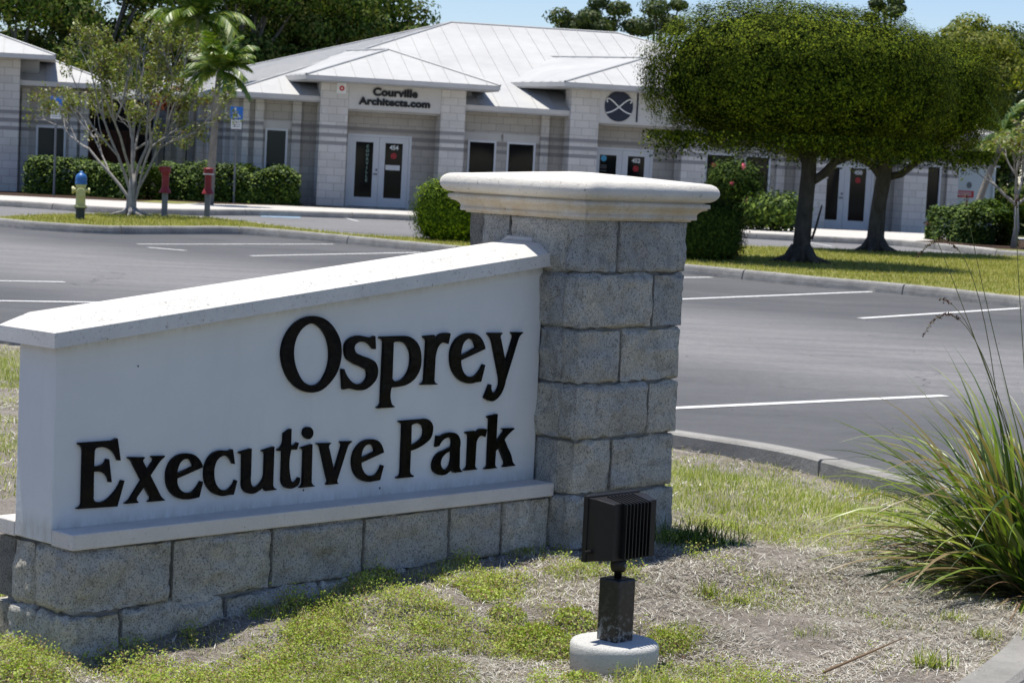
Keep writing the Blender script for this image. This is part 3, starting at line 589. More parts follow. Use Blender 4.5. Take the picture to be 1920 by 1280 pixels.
def letter_mesh(name, loops, y0, y1, mat, parent):
    cu = bpy.data.curves.new(name, 'CURVE'); cu.dimensions = '2D'; cu.fill_mode = 'BOTH'; cu.extrude = abs(y1 - y0) / 2 - .0012; cu.bevel_depth = .0012; cu.bevel_resolution = 1; cu.offset = -.0020
    for lp in loops:
        P = [(float(a.split(',')[0]), float(a.split(',')[1].rstrip('*')), a.endswith('*')) for a in lp.split()]
        n = len(P); out = []
        for i in range(n):
            p0, p1, p2, p3 = P[i - 1], P[i], P[(i + 1) % n], P[(i + 2) % n]
            a = np.array(p1[:2]); b = np.array(p2[:2])
            if not p1[2] and not p2[2]: out.append(a); continue
            L = np.linalg.norm(b - a)
            def tang(pm, pc, pn):
                u = np.array(pc[:2]) - np.array(pm[:2]); v = np.array(pn[:2]) - np.array(pc[:2]); lu, lv = np.linalg.norm(u) + 1e-6, np.linalg.norm(v) + 1e-6
                d = u / lu * lv + v / lv * lu; return d / (np.linalg.norm(d) + 1e-6)
            ta = tang(p0, p1, p2) if p1[2] else None; tb = tang(p1, p2, p3) if p2[2] else None
            ch = (b - a) / (L + 1e-6)
            if ta is None: ta = 2 * ch * ch.dot(tb) - tb if tb is not None else ch
            if tb is None: tb = 2 * ch * ch.dot(ta) - ta
            for k in range(6):
                s = k / 6; out.append((2 * s ** 3 - 3 * s * s + 1) * a + (s ** 3 - 2 * s * s + s) * ta * L + (-2 * s ** 3 + 3 * s * s) * b + (s ** 3 - s * s) * tb * L)
        sp = cu.splines.new('POLY'); sp.points.add(len(out) - 1); sp.use_cyclic_u = True
        for i, q in enumerate(out): sp.points[i].co = (q[0] / 2000, q[1] / 2000, 0, 1)
    return curve_to_mesh(cu, name, Matrix.Translation((0, (y0 + y1) / 2, 0)) @ Matrix.Rotation(math.pi / 2, 4, 'X'), mat, parent)
def curve_to_mesh(cu, name, mtx, mat, parent):
    tmp = bpy.data.objects.new('tmp', cu); COL.objects.link(tmp)
    dg = bpy.context.evaluated_depsgraph_get(); me = bpy.data.meshes.new_from_object(tmp.evaluated_get(dg))
    bpy.data.objects.remove(tmp); bpy.data.curves.remove(cu)
    me.transform(mtx); me.materials.clear(); me.materials.append(mat)
    o = bpy.data.objects.new(name, me); COL.objects.link(o); o.parent = parent
    return o
def text(s, name, mat, parent, x, y, z, size, width=None, align='CENTER', bold=.0, ext=.01, rot=0, spacing=1.):
    """flat lettering facing -y in the parent's frame, centred at x, baseline z"""
    cu = bpy.data.curves.new(name, 'FONT'); cu.body = s; cu.size = size; cu.align_x = align; cu.extrude = ext; cu.space_character = spacing; cu.fill_mode = 'BOTH'
    m = Matrix.Translation((x, y, z)) @ Matrix.Rotation(math.pi / 2, 4, 'X')
    if width: m = m @ Matrix.Scale(width, 4, (1, 0, 0))
    o = curve_to_mesh(cu, name, m, mat, parent)
    if bold:                                         # heavier strokes: the outline thickened by close copies, each a hair deeper
        me = o.data; V = np.array([v.co[:] for v in me.vertices]); Fs = [tuple(p.vertices) for p in me.polygons]; n = len(V); VV = []; FF = []
        for k, (dx, dz) in enumerate(((0, 0), (bold, 0), (-bold, 0), (0, bold), (0, -bold), (bold * .7, bold * .7), (-bold * .7, bold * .7), (bold * .7, -bold * .7), (-bold * .7, -bold * .7))):
            VV.append(V + (dx, -.0004 * k, dz)); FF += [tuple(i + k * n for i in f) for f in Fs]
        m2 = bpy.data.meshes.new(name); m2.from_pydata(np.concatenate(VV).tolist(), [], FF); m2.materials.append(mat); o.data = m2
    return o
dots = [l for n, l in GLYPHS if n == 'i.']
for n, loops in GLYPHS:
    if n == 'i.': continue
    if n == 'i': loops = loops + dots[0]
    letter_mesh('letter', loops, .0985, .1125, M['letter'], sign)
mb = MB()                                            # specks on the stucco
rs = random.Random(3)
for t, z in [(.30, .96), (1.72, .53), (1.0, .52), (1.35, .5), (2.0, .98)]:
    mb = MB(); mb.box(t, t + .004, .1085, .113, z, z + rs.uniform(.003, .009)); mb.build('speck', M['darkiron'], sign)

# ------------------------------------------------------------------ ground spotlight in front of the sign
lx, ly = .362, 6.86; lz = .130
lamp = empty('sign_spotlight', (lx, ly, lz), TH, label='black sign floodlight on a short square post set in a round white concrete base', cat='floodlight')
mb = MB(); mb.lathe([(.136, -.06), (.139, .030), (.137, .040), (.132, .046), (.122, .049), (.0, .052)], n=48)
mb.build('concrete_base', m_cast('lamp_base_concrete', (.66, .65, .62), pit=.5), lamp, smooth=True)
PTOP = .245
mb = MB(); mb.box(-.041, .041, -.041, .041, .045, PTOP); o = mb.build('post', M['post'], lamp, bevel=.006)
mb = MB(); mb.lathe([(.012, PTOP - .01), (.012, PTOP + .018), (.020, PTOP + .02), (.024, PTOP + .028), (.026, PTOP + .042), (.024, PTOP + .056), (.018, PTOP + .062), (.014, PTOP + .07), (.014, PTOP + .085)], n=20)
mb.build('swivel_joint', M['lampmetal'], lamp, smooth=True)
mb = MB(); mb.tube([(.002, -.024, PTOP + .042), (.002, -.0295, PTOP + .042)], [.0065, .006], 10); mb.build('bolt', M['steel'], lamp)
mb = MB(); mb.tube([(-.095, .035, .33), (-.124, .035, .33)], [.006, .006], 8); mb.build('screw', M['fins'], lamp)
# head: wide lens frame towards the wall (+y), tapering finned housing towards the camera
hz0, hz1 = .300, .300 + .195; hc = .026
mb = MB(); mb.box(hc - .127, hc + .122, .050, .068, hz0 - .006, hz1 + .006); mb.build('lens_frame', M['lampmetal'], lamp, bevel=.003)
mb = MB()
a = [(hc - .122, .050), (hc + .122, .050)]
def ringq(hw, y, z0, z1): return [(hc - hw, y, z0), (hc + hw, y, z0), (hc + hw, y, z1), (hc - hw, y, z1)]
R0, R1, R2 = ringq(.122, .050, hz0, hz1), ringq(.120, .018, hz0 + .002, hz1 - .001), ringq(.098, -.036, hz0 + .01, hz1 - .012)
mb.add(R0 + R1 + R2, [(i, (i + 1) % 4, 4 + (i + 1) % 4, 4 + i)[::-1] for i in range(4)] + [(4 + i, 4 + (i + 1) % 4, 8 + (i + 1) % 4, 8 + i)[::-1] for i in range(4)] + [(11, 10, 9, 8)[::-1]])
mb.build('housing', M['lampmetal'], lamp, bevel=.002)
mb = MB()
for k in range(8):
    x = hc - .058 + k * .0165
    mb.add([(x - .0022, .03, hz0 + .012), (x + .0022, .03, hz0 + .012), (x + .0022, -.052, hz0 + .012), (x - .0022, -.052, hz0 + .012),
            (x - .0022, .03, hz1 + .006), (x + .0022, .03, hz1 + .006), (x + .0022, -.052, hz1 - .012), (x - .0022, -.052, hz1 - .012)],
           [(0, 1, 2, 3), (7, 6, 5, 4), (0, 4, 5, 1), (1, 5, 6, 2), (2, 6, 7, 3), (3, 7, 4, 0)])
mb.build('cooling_fins', M['fins'], lamp)
# ------------------------------------------------------------------ office buildings (frame: x along the front, y to the back, front wall at y = 0)
BA = math.radians(12); TILT = .0062
B0 = (-4.86, 62.73)
def local2world(x, y, ang=BA, o=B0): return o[0] + x * math.cos(ang) - y * math.sin(ang), o[1] + x * math.sin(ang) + y * math.cos(ang)
GZ = .15
def seams(mb, quad, up0, up1, n, m=1, r=.012):
    """standing seams: n ribs from the line up0 (eave a->b) to up1 (ridge a->b)"""
    for k in range(1, n):
        t = k / n; a = Vector(up0[0]).lerp(Vector(up0[1]), t); b = Vector(up1[0]).lerp(Vector(up1[1]), t)
        mb.tube([a + Vector((0, 0, .012)), b + Vector((0, 0, .012))], r, 4, m, False)
def clip_rib(mb, tri, x, m=1, axis=0, r=.009):
    """rib lying in a roof face where coordinate `axis` = x"""
    pts = []
    for i in range(len(tri)):
        a, b = tri[i], tri[(i + 1) % len(tri)]
        if (a[axis] - x) * (b[axis] - x) < 0:
            t = (x - a[axis]) / (b[axis] - a[axis]); pts.append(tuple(a[k] + t * (b[k] - a[k]) for k in range(3)))
    if len(pts) >= 2:
        a, b = Vector(pts[0]), Vector(pts[1])
        if (a - b).length > .2: mb.tube([a + Vector((0, 0, .010)), b + Vector((0, 0, .010))], r, 4, m, False)
def roof_face(mb, P, axis=None, step=.55):
    mb.poly(P, 0)
    if axis is not None:
        lo = min(p[axis] for p in P); hi = max(p[axis] for p in P); x = lo + step * .6
        while x < hi: clip_rib(mb, P, x, 1, axis); x += step
def ridge_cap(mb, a, b): mb.tube([Vector(a) + Vector((0, 0, .01)), Vector(b) + Vector((0, 0, .01))], .035, 6, 1, False)
def wall_open(mb, x0, x1, y0, y1, z0, z1, ops, m=0):
    xs = x0
    for a, b, c, d in sorted(ops):
        mb.box(xs, a, y0, y1, z0, z1, m)
        if c > z0: mb.box(a, b, y0, y1, z0, c, m)
        if d < z1: mb.box(a, b, y0, y1, d, z1, m)
        xs = b
    mb.box(xs, x1, y0, y1, z0, z1, m)
def window(par, x0, x1, z0, z1, glass='glass', sash=None):
    f = MB(); w_ = .055; y0, y1 = -.02, .08
    f.box(x0, x0 + w_, y0, y1, z0, z1); f.box(x1 - w_, x1, y0, y1, z0, z1); f.box(x0 + w_, x1 - w_, y0, y1, z1 - w_, z1); f.box(x0 + w_, x1 - w_, y0, y1, z0, z0 + w_)
    wd = f.build('window', M['frame'], par)
    g = MB(); g.box(x0 + w_, x1 - w_, .04, .06, z0 + w_, z1 - w_); g.build('pane', M[glass], wd)
    return wd
def double_door(par, x0, x1, z0, z1, number, left_text=None, decal='decalred', poster=False):
    d = MB(); d.box(x0 - .04, x0 + .03, .0, .10, z0, z1 + .05); d.box(x1 - .03, x1 + .04, .0, .10, z0, z1 + .05); d.box(x0 + .03, x1 - .03, .0, .10, z1 - .02, z1 + .05)
    fr = d.build('door_frame', M['frame'], par)
    xm = (x0 + x1) / 2
    for i, (a, b) in enumerate(((x0 + .035, xm - .004), (xm + .004, x1 - .035))):
        q = MB(); st = .165; gl = (a + st, b - st, z0 + .27, z1 - .17)
        q.box(a, gl[0], .02, .065, z0 + .012, z1 - .025); q.box(gl[1], b, .02, .065, z0 + .012, z1 - .025)
        q.box(gl[0], gl[1], .02, .065, z0 + .012, gl[2]); q.box(gl[0], gl[1], .02, .065, gl[3], z1 - .025)
        leaf = q.build('door', M['frame'], par)
        g = MB(); g.box(gl[0], gl[1], .035, .05, gl[2], gl[3]); g.build('pane', M['glass'], leaf)
        if i == 1:
            text(number, 'house_number', M['white'], leaf, (gl[0] + gl[1]) / 2, .028, z1 - .345, .165, bold=.007, ext=.003)
            r = MB(); c = ((gl[0] + gl[1]) / 2, z1 - .52)
            def ringm(r0, r1, y): r.add([(c[0] + rr * math.cos(2 * math.pi * k / 20), y, c[1] + rr * math.sin(2 * math.pi * k / 20)) for rr in (r0, r1) for k in range(20)], [(k, (k + 1) % 20, 20 + (k + 1) % 20, 20 + k)[::-1] for k in range(20)])
            ringm(.058, .082, .031); ringm(0, .035, .0305)
            for sgn in (1,):
                r.add([(c[0] - .05, .0312, c[1] + .035), (c[0] - .035, .0312, c[1] + .05), (c[0] + .05, .0312, c[1] - .035), (c[0] + .035, .0312, c[1] - .05)], [(0, 1, 2, 3)])
            r.build('round_decal', M[decal], leaf)
            if poster:
                s = MB(); s.box(gl[0] + .03, gl[1] - .06, .028, .033, z0 + 1.06, z0 + 1.2); s.build('paper_note', M['white'], leaf)
            h = MB(); h.lathe([(.0, 0), (.02, 0), (.02, .02), (0, .022)], (0, 0, 0), 10)
        else:
            h = MB(); h.box(b - .13, b - .03, -.03, .02, z0 + .91, z0 + .95); h.build('handle', M['steel'], leaf); h = MB(); h.box(b - .08, b - .03, .0, .02, z0 + 1.02, z0 + 1.08); h.build('lock', M['steel'], leaf)
            if left_text:
                for k, ch in enumerate(left_text):
                    text(ch, 'glass_lettering', M['greenletter'], leaf, gl[1] - .16, .030, z1 - .33 - k * .118, .115, bold=.003, ext=.002)
def portico(par, sl, sr, cl, cr, E, apx, d, number, sign, ltext=None, dy0=.04, dy1=1.77, poster=False, ridge_back=3.4, rd=.3):
    """double door between two block columns, beam with sign, hipped metal canopy. x positions; E = canopy eave height"""
    o = par
    for a, b in (cl, cr):
        q = MB(); q.box(a, b, -1.0, -.25, GZ, E - .1)
        q.build('column', M['block2'], o, bevel=.012)
    q = MB(); q.box(cl[1], cr[0], -.97, -.80, 2.84, E - .1); q.build('sign_band', M['signband'], o)
    q = MB(); q.box(cl[1], cr[0], -.79, -.02, 2.78, 2.84); q.build('portico_soffit', M['plainwall'], o)
    # block wall behind rises under the canopy
    q = MB(); q.box(sl + .50, sr - .5, -.2, 2.2, 2.95, E - .1); q.build('upper_wall', M['plainwall'], o)
    FL, FR = (sl, -1.7, E), (sr, -1.7, E); BL, BR = (sl - d, 1.4, E), (sr - d * .3, 1.4, E); Ap = (apx, 1.1, E + .93); Rb = (apx - rd, ridge_back, E + .93)
    rf = MB()
    roof_face(rf, [FL, FR, Ap], 0, .52); roof_face(rf, [FL, Ap, Rb, BL], 1, .5); roof_face(rf, [FR, BR, Rb, Ap], 1, .5); rf.poly([BL, Rb, BR], 0)
    ridge_cap(rf, FL, Ap); ridge_cap(rf, FR, Ap); ridge_cap(rf, Ap, Rb)
    rf.build('canopy_roof', [M['roof'], M['seam']], o)
    fs = MB(); e = E - .005
    pl = [FL, FR, BR, BL]; ct = (sum(p[0] for p in pl) / 4, -.15)
    fs.prism([(p[0], p[1]) for p in pl], E - .12, e); fs.build('canopy_fascia', M['fascia'], o)
    sfl = MB(); sfl.prism([(p[0] + (.03 if p[0] < ct[0] else -.03), p[1] + (.03 if p[1] < ct[1] else -.03)) for p in pl], E - .16, E - .121); sfl.build('canopy_soffit', M['plainwall'], o)
    double_door(o, dy0, dy1, GZ, GZ + 1.98, number, ltext, poster=poster)

def office():
    o = empty('office_building', (B0[0], B0[1], 0), BA, TILT, label='long grey block office with white metal hip roof and three column porticoes behind the sign', cat='office building')
    x0, x1 = -2.95, 18.2; zt_ = 3.0
    # porticoes: door openings at 0.04..1.77, 7.08..8.81, 13.84..15.57
    ops = [(.0, 1.81, GZ, 2.18), (7.04, 8.85, GZ, 2.18), (13.80, 15.61, GZ, 2.18),
           (-2.31, -1.68, .75, 2.2), (3.42, 4.24, .55, 2.18), (4.55, 5.38, .55, 2.18), (10.42, 11.35, .55, 2.18), (11.60, 12.4, .55, 2.18), (17.2, 17.7, .55, 2.18)]
    w_ = MB(); wall_open(w_, x0, x1, 0, .2, .05, zt_, ops); w_.build('front_wall', M['block'], o)
    v = MB(); v.box(x0 + .02, x1 - .02, .21, .25, .1, 2.9); v.build('room_shade_sheet', M['darkvoid'], o)  # near-black sheet stands in for the unlit rooms
    for a, b, c, d in ops[3:]:
        window(o, a, b, c, d, 'tealglass' if a < 0 else 'glass')
        l = MB(); l.box(a - .12, b + .12, -.02, 0, d, d + .22); l.build('lintel', M['signband'], o)
    # side walls
    sk = (-.17, .985); L = 14.2
    A0 = (x0, .0); A1 = (x0 + sk[0] * L, sk[1] * L)
    s = MB(); s.add([(A0[0], A0[1], .05), (A1[0], A1[1], .05), (A1[0], A1[1], zt_), (A0[0], A0[1], zt_), (A0[0] + .2, A0[1] + .2, .05), (A1[0] + .2, A1[1], .05), (A1[0] + .2, A1[1], zt_), (A0[0] + .2, A0[1] + .2, zt_)],
                    [(0, 1, 2, 3)[::-1], (4, 5, 6, 7), (0, 3, 7, 4)[::-1], (1, 5, 6, 2)[::-1], (3, 2, 6, 7)])
    s.box(x1 - .2, x1, .2, L, .05, zt_); s.box(A1[0], x1, L - .2, L, .05, zt_); s.build('side_wall', M['block'], o)
    # pilasters
    for a, b in [(-2.62, -2.38), (-1.58, -1.34), (5.49, 5.72), (2.95, 3.2), (9.9, 10.1), (12.55, 12.8), (17.85, 18.2), (-2.95, -2.78)]:
        p = MB(); p.box(a, b, -.14, -.001, .1, 2.98); p.build('pilaster', M['block2'], o)
    for k, t in enumerate([.5, 1.3, 2.2, 3.2, 4.4, 5.6, 7, 8.6, 10.4]):
        p = MB(); cx, cy = A0[0] + sk[0] * t, sk[1] * t; p.prism([(cx - .14, cy), (cx + .02, cy), (cx + .02 - .04, cy + .24), (cx - .18, cy + .24)], .1, 2.98); p.build('pilaster', M['block2'], o)
    for t in (2.5, 5.9, 8.9):
        g = MB(); cx, cy = A0[0] + sk[0] * t, sk[1] * t; g.prism([(cx - .03, cy), (cx + .02, cy), (cx - .08 + .0, cy + .55), (cx - .13, cy + .55)], .5, 2.1); g.build('window', M['glass'], o)
    d_ = MB(); d_.box(-3.13, -3.07, .8, .9, .2, 2.9); d_.build('downpipe', M['steel'], o)
    # main hip roof
    E = 3.14; A = (-3.4, -.9, E); C = (19.1, -.9, E); D = (19.1, 14.9, E); Bk = (-3.4 - .17 * 15.8 / .985, 14.9, E); R1 = (3.94, 6.6, 5.83); R2 = (9.3, 6.6, 5.83)
    rf = MB(); roof_face(rf, [A, C, R2, R1], 0, .55); roof_face(rf, [A, R1, Bk], 1, .6); roof_face(rf, [C, D, R2], 1, .6); roof_face(rf, [D, Bk, R1, R2], 0, .6)
    for a, b in ((A, R1), (R1, R2), (R2, C), (R1, Bk), (R2, D)): ridge_cap(rf, a, b)
    rf.build('roof', [M['roof'], M['seam']], o)
    f = MB(); f.prism([(p[0], p[1]) for p in (A, C, D, Bk)], E - .13, E - .004); f.build('fascia', M['fascia'], o)
    f = MB(); f.prism([(A[0] + .04, A[1] + .04), (C[0] - .04, C[1] + .04), (D[0] - .04, D[1] - .04), (Bk[0] + .05, Bk[1] - .04)], E - .17, E - .131); f.build('soffit', M['plainwall'], o)
    portico(o, -1.43, 3.93, (-.93, -.16), (2.43, 3.12), 3.68, 1.2, .45, '454', None, 'COURVILLE', poster=True, rd=.9)
    portico(o, 5.74, 10.95, (6.12, 6.94), (9.42, 10.14), 3.90, 8.75, 1.0, '452', None, None, 7.08, 8.81, rd=2.2, ridge_back=3.9)
    portico(o, 12.6, 17.7, (13.08, 13.80), (16.15, 16.88), 3.70, 15.1, .6, '450', None, None, 13.84, 15.57, rd=1.)
    # lettering on the first portico
    text('Courville', 'wall_lettering', M['black'], o, 1.13, -.985, 3.245, .285, width=1.12, bold=.018, ext=.012, spacing=1.04)
    text('Architects.com', 'wall_lettering', M['black'], o, 1.13, -.985, 2.985, .265, width=1.16, bold=.017, ext=.012, spacing=1.04)
    q = MB(); q.box(-.50, -.24, -1.02, -.99, 3.24, 3.52); pb = q.build('alarm_box', M['white'], o)
    q = MB(); q.add([(-.36 + .075 * math.cos(k * math.pi / 4 + .39), -1.03, 3.38 + .075 * math.sin(k * math.pi / 4 + .39)) for k in range(8)] + [(-.36 + .03 * math.cos(k * math.pi / 4 + .39), -1.03, 3.38 + .03 * math.sin(k * math.pi / 4 + .39)) for k in range(8)],
                    [(k, (k + 1) % 8, 8 + (k + 1) % 8, 8 + k) for k in range(8)]); q.build('red_emblem', M['decalred'], pb)
    # round emblem and bar on the second portico
    cx, cz, R = 7.50, 3.33, .41
    q = MB(); n = 40; q.add([(cx + R * math.cos(2 * math.pi * k / n), y, cz + R * 1.04 * math.sin(2 * math.pi * k / n)) for y in (-.972, -1.0) for k in range(n)], [tuple(range(n, 2 * n))] + [(k, (k + 1) % n, n + (k + 1) % n, n + k)[::-1] for k in range(n)])
    em = q.build('round_emblem', M['navy'], o)
    q = MB()
    for sg in (1, -1):
        KP = smooth_path([(-.36, -.20), (-.20, -.15), (0, -.02), (.17, .13), (.31, .21), (.36, .17), (.33, .10)], False, 4); P = [(cx + sg * a_, -1.006, cz + b_) for a_, b_ in KP]
        for i in range(len(P) - 1):
            a, b = np.array(P[i]), np.array(P[i + 1]); dd = b - a; nn = np.array((-dd[2], 0, dd[0])); nn = nn / np.linalg.norm(nn) * .017; q.poly([tuple(a - nn), tuple(b - nn), tuple(b + nn), tuple(a + nn)])
    q.build('emblem_strokes', M['white'], em)
    q = MB(); q.box(8.02, 8.06, -1.0, -.971, 2.92, 3.74); q.build('sign_bar', M['navy'], o)
    text('DESIGN', 'wall_lettering', M['navy'], o, 8.75, -.985, 3.2, .26, bold=.008, ext=.01) if 0 else None
    # decals on door 452
    q = MB(); n = 24; q.add([(7.40 + .085 * math.cos(2 * math.pi * k / n), .029, 1.86 + .085 * math.sin(2 * math.pi * k / n)) for k in range(n)], [tuple(range(n))]); q.build('round_decal', M['cyan'], o)
    q = MB(); [q.box(7.30, 7.50, .028, .031, z, z + .012) for z in (1.66, 1.62, 1.58, 1.5)]; q.build('small_print_lines', M['steel'], o)
    q = MB(); q.box(10.62, 10.78, .034, .038, 1.78, 1.90); q.build('window_sticker', M['decalred'], o)
    q = MB(); q.box(4.75, 5.15, .075, .09, .6, 1.85); q.build('window_blind', m_plain('grey_blind', (.05, .06, .08), .8), o)
    q = MB(); q.box(13.95, 14.2, .028, .031, 1.62, 1.66); q.build('paper_note', M['white'], o)
    return o
office()

def annex():
    """left building, mirrored end with one portico corner in view"""
    b1 = (-13.71, 61.2)
    o = empty('office_annex', (b1[0], b1[1], 0), BA, 0, label='grey block building end with white metal roof at the left edge of the photo', cat='office building')
    q = MB(); q.box(-.62, 0, 0, .7, GZ, 3.78); q.build('column', M['block2'], o, bevel=.012)
    E = 3.88; F1 = (.93, -.75, E); F0 = (-4.4, -.75, E); Ap = (-1.75, 1.9, E + .93); Rb = (-1.75, 5.2, E + .93); K1 = (.93, 3.2, E); K0 = (-4.4, 3.2, E)
    rf = MB(); roof_face(rf, [F0, F1, Ap], 0, .52); roof_face(rf, [F1, K1, Rb, Ap], 1, .5); roof_face(rf, [F0, Ap, Rb, K0], 1, .5); ridge_cap(rf, F1, Ap); ridge_cap(rf, F0, Ap); ridge_cap(rf, Ap, Rb)
    rf.build('canopy_roof', [M['roof'], M['seam']], o)
    q = MB(); q.prism([F0[:2], F1[:2], K1[:2], K0[:2]], E - .12, E - .004); q.build('canopy_fascia', M['fascia'], o)
    q = MB(); q.box(-4, .5, .75, 3, 3.0, E - .13); q.build('upper_wall', M['plainwall'], o)
    q = MB(); wall_open(q, -6, 1.9, 1.0, 1.2, .05, 3.05, [(.46, 1.28, .6, 2.0)]); q.box(1.7, 1.9, 1.2, 13, .05, 3.05); q.build('front_wall', M['block'], o)
    f = MB(); f.box(.46, .52, .98, 1.06, .6, 2.0); f.box(1.22, 1.28, .98, 1.06, .6, 2.0); f.box(.52, 1.22, .98, 1.06, 1.94, 2.0); f.box(.52, 1.22, .98, 1.06, .6, .66); wd = f.build('window', M['frame'], o)
    g = MB(); g.box(.52, 1.22, 1.03, 1.05, .66, 1.94); g.build('pane', M['tealglass'], wd)
    for a in (.05, 1.36, 1.66):
        p = MB(); p.box(a, a + .22, .86, .999, .1, 3.0); p.build('pilaster', M['block2'], o)
    E = 3.2; A = (-9, .15, E); C = (2.6, .15, E); D = (2.6, 13, E); Bk = (-9, 13, E); R = (-3.4, 6.2, 5.4); R0 = (-6, 6.2, 5.4)
    rf = MB(); roof_face(rf, [A, C, R, R0], 0, .55); roof_face(rf, [C, D, R], 1, .6); rf.poly([D, Bk, R0, R]); rf.poly([Bk, A, R0]); ridge_cap(rf, C, R); ridge_cap(rf, R, D)
    rf.build('roof', [M['roof'], M['seam']], o)
    q = MB(); q.prism([A[:2], C[:2], D[:2], Bk[:2]], E - .14, E - .004); q.build('fascia', M['fascia'], o)
annex()
# brown doorway wall in the dark gap between the two buildings
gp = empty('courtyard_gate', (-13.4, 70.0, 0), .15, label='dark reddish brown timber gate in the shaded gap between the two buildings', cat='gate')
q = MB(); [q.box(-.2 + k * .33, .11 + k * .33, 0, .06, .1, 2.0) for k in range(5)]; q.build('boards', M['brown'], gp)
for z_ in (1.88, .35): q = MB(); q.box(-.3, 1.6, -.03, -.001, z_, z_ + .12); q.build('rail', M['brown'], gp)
gw = MB(); gw.box(-16, -9.6, 72.5, 72.7, 0, 3.0); gw.build('courtyard_wall', M['darkvoid'], label='wall behind the brown gate, its near-black colour standing in for courtyard shade', cat='wall')  # shade of the gap is put into the wall's near-black colour

# walkway slab in front of the buildings
walk = smooth_path([(-24, 53), (-17, 53.2), (-12.21, 52.76), (-10.2, 51.6), (-8.9, 51.2), (-7.6, 52.6), (-6.4, 54.6), (-4.5, 55.9), (-2.58, 56.5), (1.5, 55.6), (5.59, 54.6), (8.2, 54.4), (9.33, 54.2), (10.1, 52.2), (10.8, 49.8), (12.6, 47.9), (18, 46), (30, 45)], False, 5)
kp = kerb('walkway_kerb', walk, .16, .15, closed=False)
mb = MB(); pts = [tuple(p) for p in kp]; mb.poly([(p[0], p[1], .149) for p in pts] + [(30, 64.5, .149), (-24, 57.5, .149)]); mb.build('walkway', M['walk'], kind='structure')
mb = MB(); mb.poly([(-24, 57.4, .155), (-10.3, 57.0, .155), (-8.0, 58.2, .155), (-5.9, 60.3, .155), (-6.0, 63, .155), (-24, 64, .155)]); mb.poly([(9.6, 54.0, .155), (10.5, 52.3, .155), (11.2, 49.9, .155), (13, 48.3, .155), (18, 46.6, .155), (30, 45.6, .155), (30, 52, .155), (15, 60, .155), (13.0, 60, .155)]); mb.build('planting_bed', M['mulch'], kind='structure')
mb = MB(); mb.poly([(-9.7, 56.6, .160), (-8.6, 56.6, .160), (-8.3, 58.5, .160), (-9.5, 58.6, .160)]); mb.poly([(10.6, 50.5, .16), (11.3, 49.6, .16), (13, 48.2, .16), (16, 47.2, .16), (16, 49.5, .16), (12.6, 50.5, .16)]); mb.build('bed_turf', M['turf'], kind='structure')

# white building far right with round badge and red notice
wb = empty('white_outbuilding', (14.9, 71.0, 0), .05, label='small plain white building with a round grey badge and red notice at the right', cat='outbuilding')
q = MB(); q.box(-2.4, .15, 0, 3, .1, 2.12); q.build('wall', M['frame'], wb)
q = MB(); q.box(-2.5, .25, -.1, 3.1, 2.12, 2.17); q.build('roof', M['fascia'], wb)
q = MB(); n = 20; q.add([(-.68 + .085 * math.cos(2 * math.pi * k / n), -.012, 1.52 + .10 * math.sin(2 * math.pi * k / n)) for k in range(n)], [tuple(range(n))]); q.build('round_badge', M['steel'], wb)
q = MB(); q.box(-1.1, -.52, -.02, 0, 1.13, 1.34); nb = q.build('red_notice', M['decalred'], wb)
q = MB(); [q.box(-1.04, -.60, -.024, -.021, z, z + .018) for z in (1.28, 1.235, 1.19)]; q.build('notice_lines', M['white'], nb)
q = MB(); q.box(.06, .12, -.10, -.03, .1, 1.8); q.lathe([(.0, 0), (.09, .0), (.1, .1), (0, .16)], (.02, -.1, 1.98), 10); q.build('downpipe', M['frame'], wb)

# ------------------------------------------------------------------ street furniture on the far island
hx, hy, _ = at(150, 412, .135)
hyd = empty('fire_hydrant', (hx, hy, .135), .2, label='pale yellow fire hydrant with blue bonnet on the grass island', cat='fire hydrant')
K = 1.0
q = MB(); q.lathe([(.10, -.02), (.10, .02), (.085, .03), (.085, .20), (.11, .21), (.11, .235)], n=20); q.build('base', M['darkiron'], hyd)
q = MB(); q.lathe([(.12, .235), (.12, .27), (.092, .285), (.088, .62), (.10, .645), (.10, .67)], n=20); q.build('barrel', M['hydyel'], hyd, smooth=False)
q = MB(); q.lathe([(.115, .67), (.118, .70), (.105, .715), (.112, .76), (.105, .82), (.08, .865), (.04, .885), (.03, .89), (.03, .925), (.0, .93)], n=20); q.build('bonnet', M['hydblue'], hyd, smooth=True)
for sg, r in ((-1, .062), (1, .045)):
    q = MB(); q.tube([(sg * .07, 0, .56), (sg * .13, 0, .56), (sg * .132, 0, .56), (sg * .17, 0, .56)], [r * .8, r * .8, r * 1.15, r * 1.1], 14); q.build('hose_outlet', M['hydyel'], hyd)
q = MB(); q.tube([(0, -.07, .52), (0, -.13, .52), (0, -.131, .52), (0, -.18, .52)], [.065, .065, .085, .08], 14); q.build('pumper_outlet', M['hydyel'], hyd)

def red_post(px, py, label, side):
    x, y, _ = at(px, py, .135)
    o = empty('standpipe', (x, y, .135), 0, label=label, cat='standpipe', group='red topped standpipes on the island')
    q = MB(); q.box(-.055, .055, -.055, .055, -.02, .50); q.build('post', M['steel'], o, bevel=.006)
    q = MB(); q.lathe([(.13, .50), (.12, .53), (.085, .60), (.075, .63), (.075, .88), (.095, .90), (.105, .93), (.105, 1.03), (.09, 1.045), (.0, 1.05)], n=16); q.build('red_head', M['red'], o)
    q = MB(); q.lathe([(.112, .905), (.112, .93)], n=16) if side == 0 else q.tube([(0, 0, 1.0), (-.14, -.02, 1.0)], [.045, .05], 10)
    q.build('collar', M['white'] if side == 0 else M['red'], o)
red_post(308, 407, 'grey post with plain dark red head beside the bare branched tree', 1)
red_post(388, 408, 'grey post with red head and white ring, the one nearer the hedge', 0)

